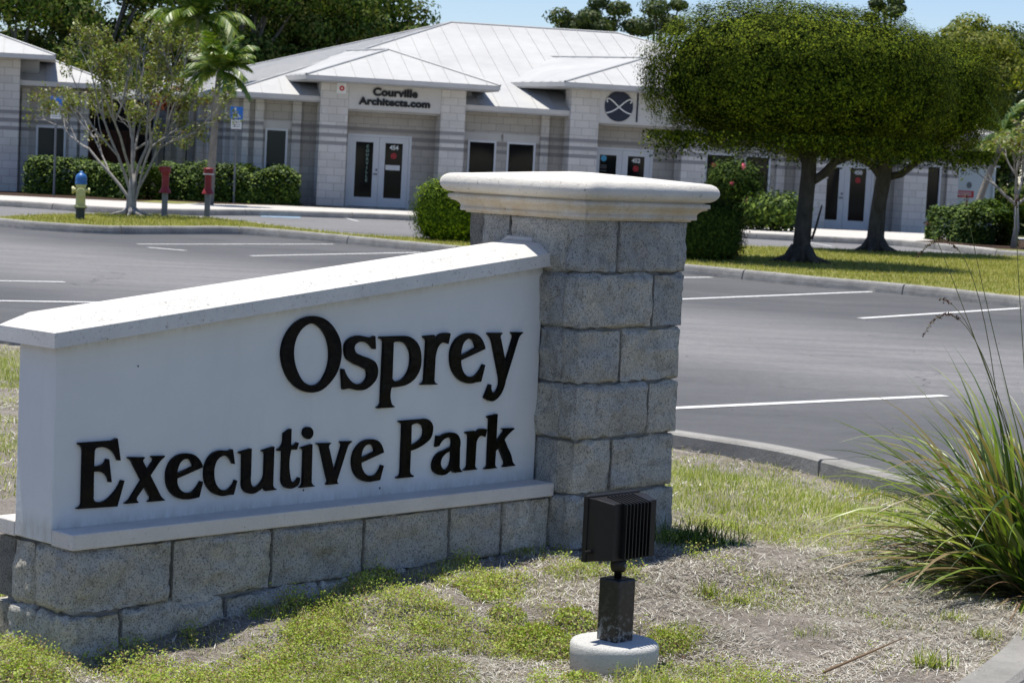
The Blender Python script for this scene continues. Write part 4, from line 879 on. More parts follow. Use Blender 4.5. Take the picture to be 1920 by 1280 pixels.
def ada_sign(px, pyb, Y, topz, label, h=.45):
    p = aty(px, pyb, Y)
    o = empty('parking_sign', (p[0], Y, .15), 0, label=label, cat='parking sign', group='blue accessible parking signs')
    q = MB(); q.tube([(0, 0, 0), (0, 0, topz - .15 - .1)], .03, 8); q.build('post', M['steel'], o)
    q = MB(); q.box(-.17, .17, -.045, -.035, topz - .15 - .34, topz - .15); bs = q.build('blue_plate', M['blue'], o)
    z0 = topz - .15 - .34
    q = MB(); nn = 14
    q.add([(-.03 + .028 * math.cos(2 * math.pi * k / nn), -.048, z0 + .285 + .028 * math.sin(2 * math.pi * k / nn)) for k in range(nn)], [tuple(range(nn))])
    for a, b in [((-.03, .25), (-.025, .14)), ((-.025, .14), (.05, .135)), ((.05, .135), (.08, .06)), ((.08, .06), (.11, .07)), ((-.03, .2), (.035, .195))]:
        a, b = np.array(a), np.array(b); d = (b - a) / np.linalg.norm(b - a); n_ = np.array((-d[1], d[0])) * .011
        q.poly([(c[0], -.048, z0 + c[1]) for c in (a - n_, b - n_, b + n_, a + n_)])
    P = [(-.02 + .075 * math.cos(t), z0 + .12 + .075 * math.sin(t)) for t in np.linspace(2.0, 5.9, 14)]
    for i in range(13):
        a, b = np.array(P[i]), np.array(P[i + 1]); d = (b - a) / np.linalg.norm(b - a); n_ = np.array((-d[1], d[0])) * .010; q.poly([(c[0], -.049, c[1]) for c in (a - n_, b - n_, b + n_, a + n_)])
    q.build('wheelchair_symbol', M['white'], bs)
    q = MB(); q.box(-.14, .14, -.045, -.035, z0 - .25, z0 - .01); wp = q.build('white_plate', M['white'], o)
    q = MB(); [q.box(-.11, .11, -.048, -.046, z0 - z, z0 - z + .014) for z in (.06, .10, .15, .2)]; q.build('print_lines', M['steel'], wp)
ada_sign(438, 380, 60.0, 2.72, 'blue accessible parking sign over a white plate, beside the slim palm at the office corner')
ada_sign(101, 358, 59.0, 2.76, 'blue accessible parking sign half hidden by the bare tree at the left building')
# ------------------------------------------------------------------ vegetation
RNG = np.random.RandomState(11)
def rand_dir(n, rng=RNG):
    v = rng.normal(size=(n, 3)); return v / np.linalg.norm(v, axis=1)[:, None]
def leaf_cards(C, N, size, rng=RNG, asp=.55, jit=.5, fold=False):
    """one diamond leaf per centre C, facing roughly N"""
    n = len(C); nn = N + rand_dir(n, rng) * jit; nn /= np.linalg.norm(nn, axis=1)[:, None] + 1e-9
    t = np.cross(nn, rand_dir(n, rng)); t /= np.linalg.norm(t, axis=1)[:, None] + 1e-9; b = np.cross(nn, t)
    s = (size * rng.uniform(.6, 1.3, n))[:, None]
    V = np.stack([C - t * s * .5, C + b * s * asp * .5, C + t * s * .5, C - b * s * asp * .5], 1).reshape(-1, 3)
    return V, np.arange(4 * n).reshape(n, 4)
def shell(n, rng=RNG, sup=2.4):
    """points on a superellipsoid (boxier for larger sup) and normals"""
    d = rand_dir(n, rng); r = (abs(d) ** sup).sum(1) ** (-1 / sup); return d * r[:, None], d
def crown(name, c, R, n, leaf, mat, parent=None, sup=2.4, lump=.18, lf=1.2, depth=.25, flat_bottom=None, seed=0, holes=.0, core=.78, rng=None, clump=0, fine=.0, shelf=False, **k):
    rng = np.random.RandomState(seed + 5); c = np.array(c, float); R = np.array(R, float)
    if clump:
        m = n // clump; d, N = shell(m, rng, sup); N = d.copy(); d = d * (1 - depth * rng.rand(m) ** 1.5)[:, None]
        d0 = np.repeat(N, clump, 0); d = np.repeat(d, clump, 0); N = d0 / np.linalg.norm(d0, axis=1)[:, None]; off = rng.normal(size=d.shape) * leaf * (np.array((1.3, 1.3, .9)) if shelf else 1.3)
        if shelf == 'hang':                           # drooping leaves: they face outwards on the sides and upwards on the top
            N = np.sign(d0) * abs(d0) ** (sup - 1) / R; N /= np.linalg.norm(N, axis=1)[:, None] + 1e-9; hi = np.clip((d0[:, 2] - .45) / .35, 0, 1)[:, None]; N = N + hi * (np.array((0, 0, .5)) + rand_dir(len(N), rng) * .55) + (rng.rand(len(N)) < .02)[:, None] * rand_dir(len(N), rng) * 1.5
        elif shelf: N = N * .45 + np.array((0, 0, .9))
    else:
        d, N = shell(n, rng, sup); d *= (1 - depth * rng.rand(n) ** 1.7)[:, None]; off = 0
    W = d * R; g = 1 + lump * vnoise(W + c, lf, seed) + lump * .6 * vnoise(W + c, lf * 2.6, seed + 1) + fine * vnoise(W + c, 5.5, seed + 2)
    P = c + W * g[:, None] + off
    if holes: keep = vnoise(P, 2.2 / max(R) * 1.6, seed + 3) + .5 * vnoise(P, 5. / max(R), seed + 4) > -1 + holes * 1.4; P, N = P[keep], N[keep]
    if flat_bottom is not None: keep = P[:, 2] > flat_bottom + .12 * vnoise(P, 2., seed) ; P, N = P[keep], N[keep]
    V, Fq = leaf_cards(P, N, leaf, rng, jit=.17 if shelf == 'hang' else .5)
    if core:
        m_ = 26; th = np.linspace(0, math.pi, m_); ph = np.linspace(0, 2 * math.pi, 2 * m_, endpoint=False)
        T, Pp = np.meshgrid(th, ph, indexing='ij'); dd = np.stack([np.sin(T) * np.cos(Pp), np.sin(T) * np.sin(Pp), np.cos(T)], -1).reshape(-1, 3)
        dd = dd * ((abs(dd) ** sup).sum(1) ** (-1 / sup))[:, None] * R * core
        g = 1 + lump * vnoise(dd / core + c, lf, seed); dd = c + dd * g[:, None]
        if flat_bottom is not None: dd[:, 2] = np.maximum(dd[:, 2], flat_bottom + .1)
        I = np.arange(m_ * 2 * m_).reshape(m_, 2 * m_); J = np.roll(I, -1, 1)
        Fc_ = np.stack([I[:-1], I[1:], J[1:], J[:-1]], -1).reshape(-1, 4) + len(V)
        V = np.concatenate([V, dd]); Fq = np.concatenate([Fq, Fc_])
    return mesh_np(name, V, Fq, mat, parent, **k)

def branchy(mb, p, d, L, r, depth, rng, tips, spread=.6, up=.25, m=0, kids=(2, 3), shrink=.72, n=6):
    p = Vector(p); d = Vector(d).normalized(); P = [p.copy()]; k = 4
    for i in range(k):
        d = (d + Vector([rng.uniform(-1, 1) * .16 for _ in range(3)]) + Vector((0, 0, up * .16))).normalized(); p = p + d * L / k; P.append(p.copy())
    mb.tube(P, [r * (1 - .35 * i / k) for i in range(k + 1)], n, m, False)
    if depth == 0: tips.append((P[-1], d)); tips.append((P[-2], d)); return
    for _ in range(rng.randint(*kids)):
        q = P[-1] if rng.random() < .6 else P[rng.randint(2, k)]
        e = (d + Vector([rng.uniform(-1, 1) * spread for _ in range(3)])).normalized()
        branchy(mb, q, e, L * shrink * rng.uniform(.8, 1.15), r * .62, depth - 1, rng, tips, spread, up, m, kids, shrink, max(4, n - 1))

# -- two clipped umbrella trees on the far island
def topiary(name, px, py, label, crowns, trunk, n, seed):
    x, y, _ = at(px, py, .135)
    o = empty(name, (x, y, .13), 0, label=label, cat='tree', group='clipped trees on the far island')
    mb = MB(); mb.tube(trunk[0], trunk[1], 14)
    for P, R_ in trunk[2]: mb.tube(P, R_, 8)
    rg = random.Random(seed)
    for k in range(7):                                # root flare
        a = k * .9 + rg.uniform(-.3, .3); mb.tube([(math.cos(a) * .10, math.sin(a) * .1, .28), (math.cos(a) * .24, math.sin(a) * .24, .08), (math.cos(a) * rg.uniform(.45, .7), math.sin(a) * .5, -.02)], [.08, .07, .02], 6)
    mb.build('trunk', M['bark'], o, smooth=True)
    V = []; Fq = []; off = 0
    for i, (c, R, nn) in enumerate(crowns):
        t = crown('tmp', c, R, nn, .050, M['topiary'], None, sup=2.55, lump=.085, lf=1.1, depth=.30, seed=seed + i, core=.80, clump=11, fine=.06, shelf='hang')
        me = t.data; v = np.zeros(len(me.vertices) * 3, np.float32); me.vertices.foreach_get('co', v); v = v.reshape(-1, 3)
        f = np.zeros(len(me.loops), np.int32); me.loops.foreach_get('vertex_index', f); Fq.append(f.reshape(-1, 4) + off); V.append(v); off += len(v); bpy.data.objects.remove(t)
    # hanging sprays
    rng = np.random.RandomState(seed + 90); c, R, nn = crowns[0]; m = 900
    a = rng.uniform(0, 2 * math.pi, m); rr = rng.uniform(.55, 1.02, m) ** .6; P0 = np.stack([c[0] + R[0] * rr * np.cos(a), c[1] + R[1] * rr * np.sin(a), np.full(m, c[2] - R[2] * .75)], 1)
    Ls = rng.uniform(.1, .45, m); q = []; 
    for k in range(8): q.append(P0 + np.stack([rng.normal(size=m) * .04, rng.normal(size=m) * .04, -Ls * k / 8 * (1 + .3 * np.sin(a * 5))], 1))
    q = np.concatenate(q); v, f = leaf_cards(q, rand_dir(len(q), rng), .06, rng); Fq.append(f + off); V.append(v)
    mesh_np('crown', np.concatenate(V), np.concatenate(Fq), M['topiary'], o)
topiary('clipped_tree', 1500, 493, 'nearer clipped umbrella tree with a huge dark green boxy crown, left of the pair',
        [((-.27, 0, 3.10), (2.50, 2.2, 1.30), 190000), ((.5, .1, 2.95), (1.9, 1.75, 1.05), 30000)],
        ([(0, 0, -.05), (.01, 0, .3), (.03, 0, .9), (.06, 0, 1.5), (.05, .02, 2.0), (.0, .05, 2.7)], [.19, .15, .135, .13, .12, .09],
         [([(.07, 0, 1.35), (.30, -.05, 1.52), (.45, -.1, 1.7), (.62, -.1, 2.1)], [.075, .075, .07, .06]), ([(.05, 0, 1.6), (-.1, .1, 2.0), (-.5, .2, 2.5)], [.09, .08, .05]), ([(.45, -.1, 1.7), (.8, 0, 1.85), (1.2, 0, 2.2)], [.05, .045, .03]),
          ([(.17, -.05, .42), (.22, -.1, .62), (.30, -.12, 1.0)], [.022, .020, .014])]), 1, 21)
topiary('clipped_tree', 1640, 472, 'farther clipped umbrella tree with a dark crown, right of the pair',
        [((.16, 0, 3.12), (2.12, 2.0, 1.36), 150000)],
        ([(0, 0, -.05), (.0, 0, .3), (.03, 0, 1.0), (.10, 0, 1.55), (.12, .02, 2.0), (.2, .05, 2.8)], [.24, .175, .15, .155, .135, .09],
         [([(.10, 0, 1.45), (-.15, 0, 1.75), (-.55, 0, 1.95), (-.9, 0, 2.2)], [.09, .08, .065, .05]), ([(.12, 0, 1.5), (.45, 0, 1.6), (.8, 0, 1.9), (1.3, 0, 2.05)], [.08, .075, .06, .05])]), 1, 47)

# -- clipped bushes beside the sign (on the far island)
def bush(name, c, R, n, leaf, mat, label, cat='shrub', sup=3.2, seed=1, group=None, lump=.10, lf=2., **k):
    o = empty(name, (c[0], c[1], .135), 0, label=label, cat=cat, group=group)
    crown('foliage', (0, 0, c[2] - .135), R, n, leaf, mat, o, sup=sup, lump=lump, lf=lf, depth=.15, seed=seed, core=.88, clump=5, shelf='hang', **k)
    mb = MB(); rg = random.Random(seed)
    for i in range(6): a = i * 1.05; mb.tube([(math.cos(a) * .06, math.sin(a) * .06, -.02), (math.cos(a) * R[0] * .5, math.sin(a) * R[1] * .5, c[2] - .135)], [.02, .012], 5)
    mb.build('stems', M['bark'], o); return o
bush('clipped_shrub', (-1.22, 40.6, .66), (.62, .62, .58), 16000, .055, M['cut'], 'bright green clipped shrub left of the sign pillar', seed=3)
bush('clipped_shrub', (3.24, 37.3, .61), (.50, .5, .52), 14000, .055, M['darkhedge'], 'dark square clipped shrub right of the sign pillar', seed=4, sup=4)

# -- hedges along the buildings
def hedge(pts, w_, h, n, label, seed, mat='hedge', leaf=.09, z0=.15):
    c = np.mean(np.array(pts), 0); o = empty('hedge', (c[0], c[1], z0), 0, label=label, cat='hedge', group='low hedges along the buildings')
    rng = np.random.RandomState(seed); pts = np.array(pts) - c; seg = np.diff(pts, axis=0); L = np.linalg.norm(seg, axis=1); cum = np.concatenate([[0], np.cumsum(L)])
    def pos(s):
        i = np.clip(np.searchsorted(cum, s) - 1, 0, len(seg) - 1); t = (s - cum[i]) / L[i]; return pts[i] + seg[i] * t[:, None], seg[i] / L[i][:, None]
    s = rng.uniform(-.32, cum[-1] + .32, n); over = np.maximum(np.maximum(-s, s - cum[-1]), 0) / .36; endf = np.sqrt(1 - over ** 2); a = rng.uniform(-.2, math.pi + .2, n)
    p, d = pos(s); nr = np.stack([d[:, 1], -d[:, 0]], 1)
    ca, sa = np.cos(a), np.sin(a); rr = (abs(ca) ** 5 + abs(sa) ** 5) ** (-1 / 5)
    dep = 1 - .25 * rng.rand(n) ** 2
    Q = np.stack([p[:, 0], p[:, 1], p[:, 0] * 0], 1); lum = 1 + .16 * vnoise(Q + np.stack([ca, ca, sa], 1) * .5, 1.6, seed) + .08 * vnoise(Q + np.stack([ca, ca, sa], 1) * .3, 5, seed)
    X = ca * rr * w_ / 2 * dep * lum * endf; Z = .02 + np.maximum(sa, -.1) * rr * h * dep * lum * (.6 + .4 * endf)
    P = np.stack([p[:, 0] + nr[:, 0] * X, p[:, 1] + nr[:, 1] * X, Z], 1)
    e = rng.normal(size=(n, 3)) * .03; N = np.stack([nr[:, 0] * ca, nr[:, 1] * ca, sa], 1) * .6 + np.array((0, 0, .6))
    V, Fq = leaf_cards(P + e, N, leaf, rng, .6)
    mb = MB()
    for i in range(len(seg)):
        dd = seg[i] / L[i]; nn = np.array((dd[1], -dd[0])) * w_ * .16
        A, B_ = pts[i] + (dd * .3 if i == 0 else 0), pts[i + 1] - (dd * .3 if i == len(seg) - 1 else 0); mb.prism([tuple(A + nn), tuple(B_ + nn), tuple(B_ - nn), tuple(A - nn)], -.02, h * .40)
    cv = np.array(mb.v); cf = np.array([f for f in mb.f if len(f) == 4]); V2 = np.concatenate([V, cv]); F2 = np.concatenate([Fq, cf + len(V)])
    mesh_np('foliage', V2, F2, M[mat], o)
    return o
def lw(s, n): return local2world(s, -n)
hedge([lw(-4.9, 1.2), lw(-3.3, 1.5), lw(-1.8, 1.5)], 1.25, .92, 22000, 'leafy green hedge left of the first portico with the 454 door', 1)
hedge([(-13.0, 60.4), (-11.6, 60.6), (-10.0, 59.3)], 1.15, .88, 20000, 'leafy green hedge in front of the left building, behind the hydrant', 2)
hedge([(10.85, 56.4), (11.2, 55.0), (11.4, 53.7)], 1.2, .88, 24000, 'green hedge at the right end of the office beside the white building', 3)
hedge([(-16, 62.4), (-10.6, 64.5)], .8, .8, 3000, 'short hedge at the wall of the left building behind the bare tree', 6)
# flowering shrubs by the second portico
fs = bush('flowering_shrub', (5.6, 58.6, 1.25), (.62, .55, .55), 7000, .10, M['darkhedge'], 'tall round shrub with pink flowers between two porticoes', seed=8, sup=2.2, lump=.2)
V = []; rg = np.random.RandomState(5); mb = MB()
fl = empty('blossoms', (0, 0, 0)); bpy.data.objects.remove(fl)
for px, py in ((1395, 312), (1402, 377), (1421, 398), (1372, 345), (1385, 405)):
    p = aty(px, py, 57.95)
    for k in range(7):
        d = Vector(rg.normal(size=3)).normalized() * .07; q = Vector((p[0] - 5.6, p[1] - 58.6, p[2] - .135)) + d * .5; t = d.cross(Vector((0, 0, 1))).normalized() * .06
        mb.poly([tuple(q - t), tuple(q + d), tuple(q + t), tuple(q - d)])
mb.build('blossoms', M['pink'], fs)
bush('low_shrub', (6.62, 57.6, .62), (.72, .6, .42), 5000, .12, M['hedge'], 'bright leafy low shrub right of the pink flowering shrub', seed=9, sup=2.2, lump=.25)
bush('low_shrub', (5.45, 58.1, .36), (.55, .4, .26), 3000, .10, M['darkhedge'], 'dark low shrub under the pink flowering shrub', seed=10, sup=2.2, lump=.25)

# -- pale bare branched tree on the far island
def bare_tree():
    x, y, _ = at(245, 404, .135)
    o = empty('small_tree', (x, y, .13), 0, label='small pale branched tree with sparse leaves on the island by the hydrant', cat='tree')
    rg = random.Random(12); tips = []; mb = MB()
    mb.tube([(0, 0, -.03), (.0, 0, .12), (.02, 0, .5), (.03, 0, .8)], [.19, .13, .10, .085], 12)
    for k in range(9):
        a = k * .7 + rg.uniform(-.2, .2); L = rg.uniform(.35, .75); mb.tube([(math.cos(a) * .06, math.sin(a) * .06, .16), (math.cos(a) * .2, math.sin(a) * .2, .05), (math.cos(a) * L, math.sin(a) * L, -.01)], [.06, .05, .015], 6)
    stems = [((-.03, 0, .30), (-.68, .1, .9), 1.5, .042), ((-.02, 0, .45), (-.42, -.2, 1), 1.5, .04), ((.02, 0, .7), (-.05, .2, 1), 1.5, .05), ((.04, 0, .6), (.22, -.15, 1), 1.5, .045), ((.05, 0, .35), (.5, .1, 1.05), 1.45, .038), ((.05, 0, .15), (.5, -.3, 1.0), 1.3, .032), ((0, 0, .65), (-.2, -.5, 1), 1.4, .04), ((0, 0, .65), (.1, .6, 1), 1.4, .04)]
    for p, d, L, r in stems: branchy(mb, p, d, L, r, 4, rg, tips, .55, .22, 0, (2, 4), .62)
    mb.build('trunk', M['palebark'], o, smooth=True); o.scale = (.88, .88, 1.08)
    rng = np.random.RandomState(3); C = []; 
    for p, d in tips:
        if rng.rand() < .8:
            m = rng.randint(6, 15); C += [np.array(p) + rng.normal(size=3) * .06 for _ in range(m)]
    C = np.array(C); V, Fq = leaf_cards(C, np.tile((0, 0, 1.), (len(C), 1)), .085, rng, .5, 1.0); mesh_np('leaves', V, Fq, M['bareleaf'], o)
bare_tree()

# -- palms
def palm(loc, hgt, lean, n, L, label, seed, mat='palm', z0=.15, droop=1.25, tr=.085, leafw=.045):
    o = empty('palm_tree', (loc[0], loc[1], z0), 0, label=label, cat='palm tree', group='palms by the buildings')
    rg = random.Random(seed); rng = np.random.RandomState(seed)
    P = [(lean[0] * t ** 1.3, lean[1] * t, hgt * t) for t in np.linspace(0, 1, 12)]
    mb = MB(); mb.tube(P, [tr * (1.35 - .5 * t + (.03 if i % 2 else 0)) for i, t in enumerate(np.linspace(0, 1, 12))], 10); mb.tube([P[-1], (P[-1][0], P[-1][1], hgt + .35)], [tr * .8, tr * .5], 8); mb.build('trunk', M['palmtrunk'], o, smooth=True)
    top = np.array(P[-1]) + (0, 0, .25); V = []; st = MB()
    for i in range(n):
        a = i * 2.4 + rg.uniform(-.2, .2); el = math.radians(rg.uniform(-5, 85)); d = np.array((math.cos(a) * math.cos(el), math.sin(a) * math.cos(el), math.sin(el))); l = L * rg.uniform(.8, 1.1)
        pts = [top.copy()]; p = top.copy(); dd = d.copy(); K_ = 14
        for k in range(K_):
            dd = dd + np.array((0, 0, -.13 * droop * (k / K_ + .25))); dd /= np.linalg.norm(dd); p = p + dd * l / K_; pts.append(p.copy())
        st.tube(pts, [.02 * (1 - k / (K_ + 2)) for k in range(K_ + 1)], 4, 0, False)
        side = np.cross(d, (0, 0, 1)); side /= np.linalg.norm(side) + 1e-9
        for k in range(2, K_ + 1):
            for j in range(3):
                t = k - j / 3; q = pts[k - 1] + (pts[k] - pts[k - 1]) * (j / 3); ax = pts[k] - pts[k - 1]; ax /= np.linalg.norm(ax)
                ll = l * .30 * math.sin(math.pi * min(1, (k + 1) / (K_ + 2))) ** .6
                for sg in (1, -1):
                    v = side * sg * .8 + ax * .75 + np.array((0, 0, -.45 * rg.uniform(.4, 1.5))); v /= np.linalg.norm(v); w_ = ax * leafw
                    V += [q - w_ * .5, q + w_ * .5, q + v * ll * .6 + w_ * .6 + (0, 0, -.02), q + v * ll + (0, 0, -.10 * ll)]
    V = np.array(V); mesh_np('fronds', V, np.arange(len(V)).reshape(-1, 4), M[mat], o); st.build('frond_stems', M['palm'], o)
palm((-7.89, 57.2), 3.15, (.12, 0), 24, 1.25, 'slim palm with drooping fronds in front of the office corner', 5)
palm((-9.3, 63.2), 4.75, (.1, 0), 28, 1.75, 'taller palm whose bright fronds rise to the top edge behind the slim palm', 6)
palm((12.2, 60.5), 2.55, (.75, 0), 14, 1.3, 'leaning palm at the right edge beside the white building', 7, leafw=.04)

# -- leafy small tree at the right edge
def magnolia():
    o = empty('broadleaf_tree', (11.6, 52.3, .15), 0, label='small open tree with pale broad leaves at the right edge above the hedge', cat='tree')
    rg = random.Random(4); tips = []; mb = MB(); mb.tube([(0, 0, 0), (.05, 0, .5), (0, 0, 1.1)], [.08, .06, .05], 8)
    for d in ((-.9, 0, .8), (.2, .3, 1), (-.3, -.4, 1), (.8, 0, .7)): branchy(mb, (0, 0, 1.0), d, .75, .04, 3, rg, tips, .6, .1, 0, (2, 4), .7)
    mb.build('trunk', M['palebark'], o, smooth=True); rng = np.random.RandomState(8); C = np.array([np.array(p) + rng.normal(size=3) * .09 for p, d in tips for _ in range(9)])
    V, Fq = leaf_cards(C, np.tile((0, 0, 1.), (len(C), 1)), .11, rng, .5, 1.0); mesh_np('leaves', V, Fq, M['bareleaf'], o)
magnolia()

# -- big trees behind the buildings
def big_tree(px, py, Y, R, label, mat='oak', n=26000, seed=1, leaf=.20, trunk_r=.25, lumps=16, open_=.0):
    """crown centre at photo pixel, distance Y; a crown is many leafy lumps on limbs"""
    c = aty(px, py, Y); o = empty('broad_tree', (c[0], Y, 0), 0, label=label, cat='tree', group='large trees behind the buildings')
    rng = np.random.RandomState(seed); cz = c[2]; mb = MB(); mb.tube([(0, 0, -.1), (.1, 0, cz * .35), (0, 0, cz * .7), (0, 0, cz)], [trunk_r * 1.4, trunk_r, trunk_r * .8, trunk_r * .4], 8)
    P = []; N = []
    for i in range(lumps):
        d = rand_dir(1, rng)[0] * rng.uniform(.35, .95) ** .7; lc = np.array((0, 0, cz)) + d * np.array(R) * .8; lr = min(R) * rng.uniform(.28, .48)
        mb.tube([(0, 0, cz * .6), tuple(np.array((0, 0, cz * .6)) * .45 + lc * .55 + rng.normal(size=3) * .2), tuple(lc)], [trunk_r * .45, trunk_r * .25, .04], 5, 0, False)
        m = n // lumps; q, nn = shell(m, rng, 2.); q *= (rng.uniform(.25, 1, m) ** .5)[:, None]
        q = q * lr * np.array((1.2, 1.1, .75)) * (1 + .35 * vnoise(q * lr + lc, 1.6, seed))[:, None]
        P.append(q + lc); N.append(nn)
    mb.build('trunk', M['greybark'], o)
    P = np.concatenate(P); N = np.concatenate(N); V, Fq = leaf_cards(P, N, leaf, rng, .6); mesh_np('crown', V, Fq, M[mat], o)
BT = [(40, 110, 82, (4.6, 3, 4.2), 'dark broad tree filling the top left corner', 'oak'), (190, 30, 84, (4.6, 3, 4.0), 'dark tree behind the bare branched tree', 'oak'),
      (330, 150, 88, (4.4, 3, 4.0), 'dark tree above the gap between the buildings', 'oak'), (455, 30, 90, (4.8, 3.2, 3.9), 'tree rising behind the palm crown', 'oak'), (585, 85, 92, (4.2, 3, 3.6), 'dark tree over the left roof slope', 'oak'),
      (690, 75, 94, (3.0, 2.6, 2.5), 'rounded tree ending the left group beside open sky', 'oak'), (560, -10, 96, (4.2, 3, 3.0), 'tall tree above the middle of the left group', 'oaklight')]
for i, (px, py, Y, R, lb, mt) in enumerate(BT): big_tree(px, py, Y, R, lb, mt, 22000, 30 + i, .19, lumps=22)
big_tree(95, 215, 80, (3.4, 2, 2.6), 'dark low tree behind the left building roof', 'oak', 12000, 51, .19)
big_tree(240, 230, 78, (2.6, 2, 2.6), 'dark low tree in the gap behind the brown gate', 'oak', 10000, 52, .17)
big_tree(775, 50, 98, (.8, .8, .7), 'small leafy top showing between tree group and roof', 'oaklight', 900, 53, .16, .08, 5)
big_tree(1130, 42, 100, (2.6, 1.8, 1.3), 'small distant tree over the middle of the roof', 'oaklight', 9000, 54, .17, .15, 20)
big_tree(1240, 25, 100, (1.3, 1.5, 1.4), 'tree top showing just left of the clipped tree crown', 'oaklight', 3500, 55, .18, .15, 8)
big_tree(1660, 20, 98, (1.2, 1.5, .9), 'faint tree top peeping over the two clipped crowns', 'oaklight', 2000, 56, .18, .15, 6)
big_tree(1800, 120, 76, (2.6, 2, 2.1), 'yellow green tree right of the clipped trees', 'yellowtree', 22000, 57, .14, .15, 26)
big_tree(1905, 165, 80, (3.1, 2., 2.7), 'taller light tree at the right edge against the sky', 'oaklight', 20000, 58, .16, .15, 26)
big_tree(1905, 330, 74, (2.2, 2, 2.6), 'dark dense tree low at the right edge', 'oak', 14000, 59, .16, .15, 16)
big_tree(1850, 250, 84, (2.6, 2, 2.3), 'dark tree behind the leaning palm', 'oak', 12000, 60, .16, .15, 16)
bush('red_shrub', (-9.6, 68.5, 2.95), (1.5, .6, .35), 2500, .14, M['redleaf'], 'red leaved shrub top between the bare tree and the palm', seed=61, sup=2, lump=.3)

# -- lawn blades on the far island (thin, only where the eye can tell)
def scatter(n, x0, x1, y0, y1, ok, rng):
    x = rng.uniform(x0, x1, n); y = rng.uniform(y0, y1, n); k = ok(x, y); return x[k], y[k]
def blades(x, y, z, L, w_, lean, rng, seg=2):
    """tapering bent blades: seg quads each"""
    n = len(x); a = rng.uniform(0, 2 * math.pi, n); d = np.stack([np.cos(a), np.sin(a), 0 * a], 1); s = np.stack([-np.sin(a), np.cos(a), 0 * a], 1)
    base = np.stack([x, y, z], 1); V = []
    for k in range(seg + 1):
        t = k / seg; p = base + d * (L * lean * t ** 1.7)[:, None] + np.array((0, 0, 1.)) * (L * np.sqrt(np.maximum(1 - lean ** 2, .03)) * t)[:, None]
        ww = (w_ * (1 - .85 * t ** 1.5))[:, None]; V += [p - s * ww * .5, p + s * ww * .5]
    V = np.stack(V, 1); m = 2 * (seg + 1)
    F_ = np.array([(2 * k, 2 * k + 1, 2 * k + 3, 2 * k + 2) for k in range(seg)])
    return V.reshape(-1, 3), (np.arange(n)[:, None, None] * m + F_[None]).reshape(-1, 4)
rng = np.random.RandomState(77)
x, y = scatter(160000, -9.6, 11, 29, 48, lambda a, b: inpoly(a, b, inner) & (b > 29 - .0 * a) & (a < .27 * b + 1.5), rng)
V, Fq = blades(x, y, np.full(len(x), .13), rng.uniform(.03, .075, len(x)), np.full(len(x), .016), rng.uniform(.2, .9, len(x)), rng, 1)
mesh_np('lawn_grass', V, Fq, M['turfblade'], kind='stuff', label='short sunburnt lawn on the far island')

# -- near ground: dry thatch, weeds, grass
blobs = []                                           # (x, y, rx, ry, strength) where it is green, world metres
def gb(px, py, rx, ry, s): p = at(px, py, .15); blobs.append((p[0], p[1], rx, ry, s))
for a in [(1450, 910, .65, 1.1, 1.4), (1600, 930, .55, .9, 1.3), (1330, 900, .5, 1.3, 1.35), (1700, 900, .6, 1., 1.3), (1400, 980, .45, .5, 1.2), (1540, 980, .5, .5, 1.2), (1330, 960, .32, .5, 1.2), (1650, 1000, .4, .4, 1.),
          (560, 1200, .30, .16, 1.1), (640, 1130, .3, .14, 1.0), (760, 1100, .3, .15, 1.0), (900, 1070, .3, .14, 1.0), (1010, 1050, .28, .16, 1.0), (700, 1200, .25, .1, .8), (820, 1160, .2, .1, .7), (480, 1250, .35, .12, 1.1), (380, 1230, .2, .1, .8), (620, 1250, .3, .1, .9), (850, 1230, .22, .1, .7), (980, 1180, .16, .1, .9), (700, 1240, .35, .15, 1.2), (560, 1160, .3, .12, 1.2), (880, 1120, .28, .13, 1.1), (900, 1200, .25, .12, .9), (770, 1170, .2, .1, .9), (1080, 1110, .15, .12, .8), (1100, 1270, .35, .12, 1.2), (1350, 1260, .35, .12, 1.1), (1480, 1020, .4, .4, .9), (1380, 1030, .2, .2, .8), (1580, 1060, .3, .25, .7), (300, 1262, .25, .08, 1.),
          (800, 1290, .5, .12, .9), (1000, 1280, .3, .1, .9), (1250, 1275, .3, .12, 1.1), (1330, 1230, .18, .1, .8), (1420, 1280, .25, .1, 1.0), (1250, 1180, .14, .1, .7), (60, 1230, .2, .22, 1.2), (20, 1180, .15, .25, 1.1), (1430, 1110, .18, .07, .5), (1300, 1060, .18, .15, .8), (1750, 1100, .16, .12, .6), (1500, 1190, .1, .1, .35)]: gb(*a)
for bx, by in ((-2.4, 9), (-3, 11), (-1.8, 7.6), (-1.2, 10.2), (0, 11.2), (-2.2, 13.5), (-3.4, 14.6), (-1.9, 6.6)): blobs.append((bx, by, .9, 1.3, 1.))
def green(x, y):
    g = np.zeros_like(x)
    for bx, by, rx, ry, s in blobs: g = np.maximum(g, s * np.exp(-((x - bx) / rx) ** 2 - ((y - by) / ry) ** 2))
    P = np.stack([x, y, 0 * x], 1); g = g + .38 * vnoise(P, 5., 2) + .25 * vnoise(P, 13., 3)
    return np.clip(g, 0, 1.3)
T4 = sw(-.02, -.01), sw(2.13, -.01), sw(2.13, -.11), sw(2.74, -.11), sw(2.74, .52), sw(2.13, .52), sw(2.13, .43), sw(-.02, .43)
def nearok(x, y): return inpoly(x, y, near_in) & ~inpoly(x, y, T4) & (((x - lx) ** 2 + (y - ly) ** 2) > .145 ** 2) & (abs(x) < .245 * y + .12 + .02 * y)
rng = np.random.RandomState(5)
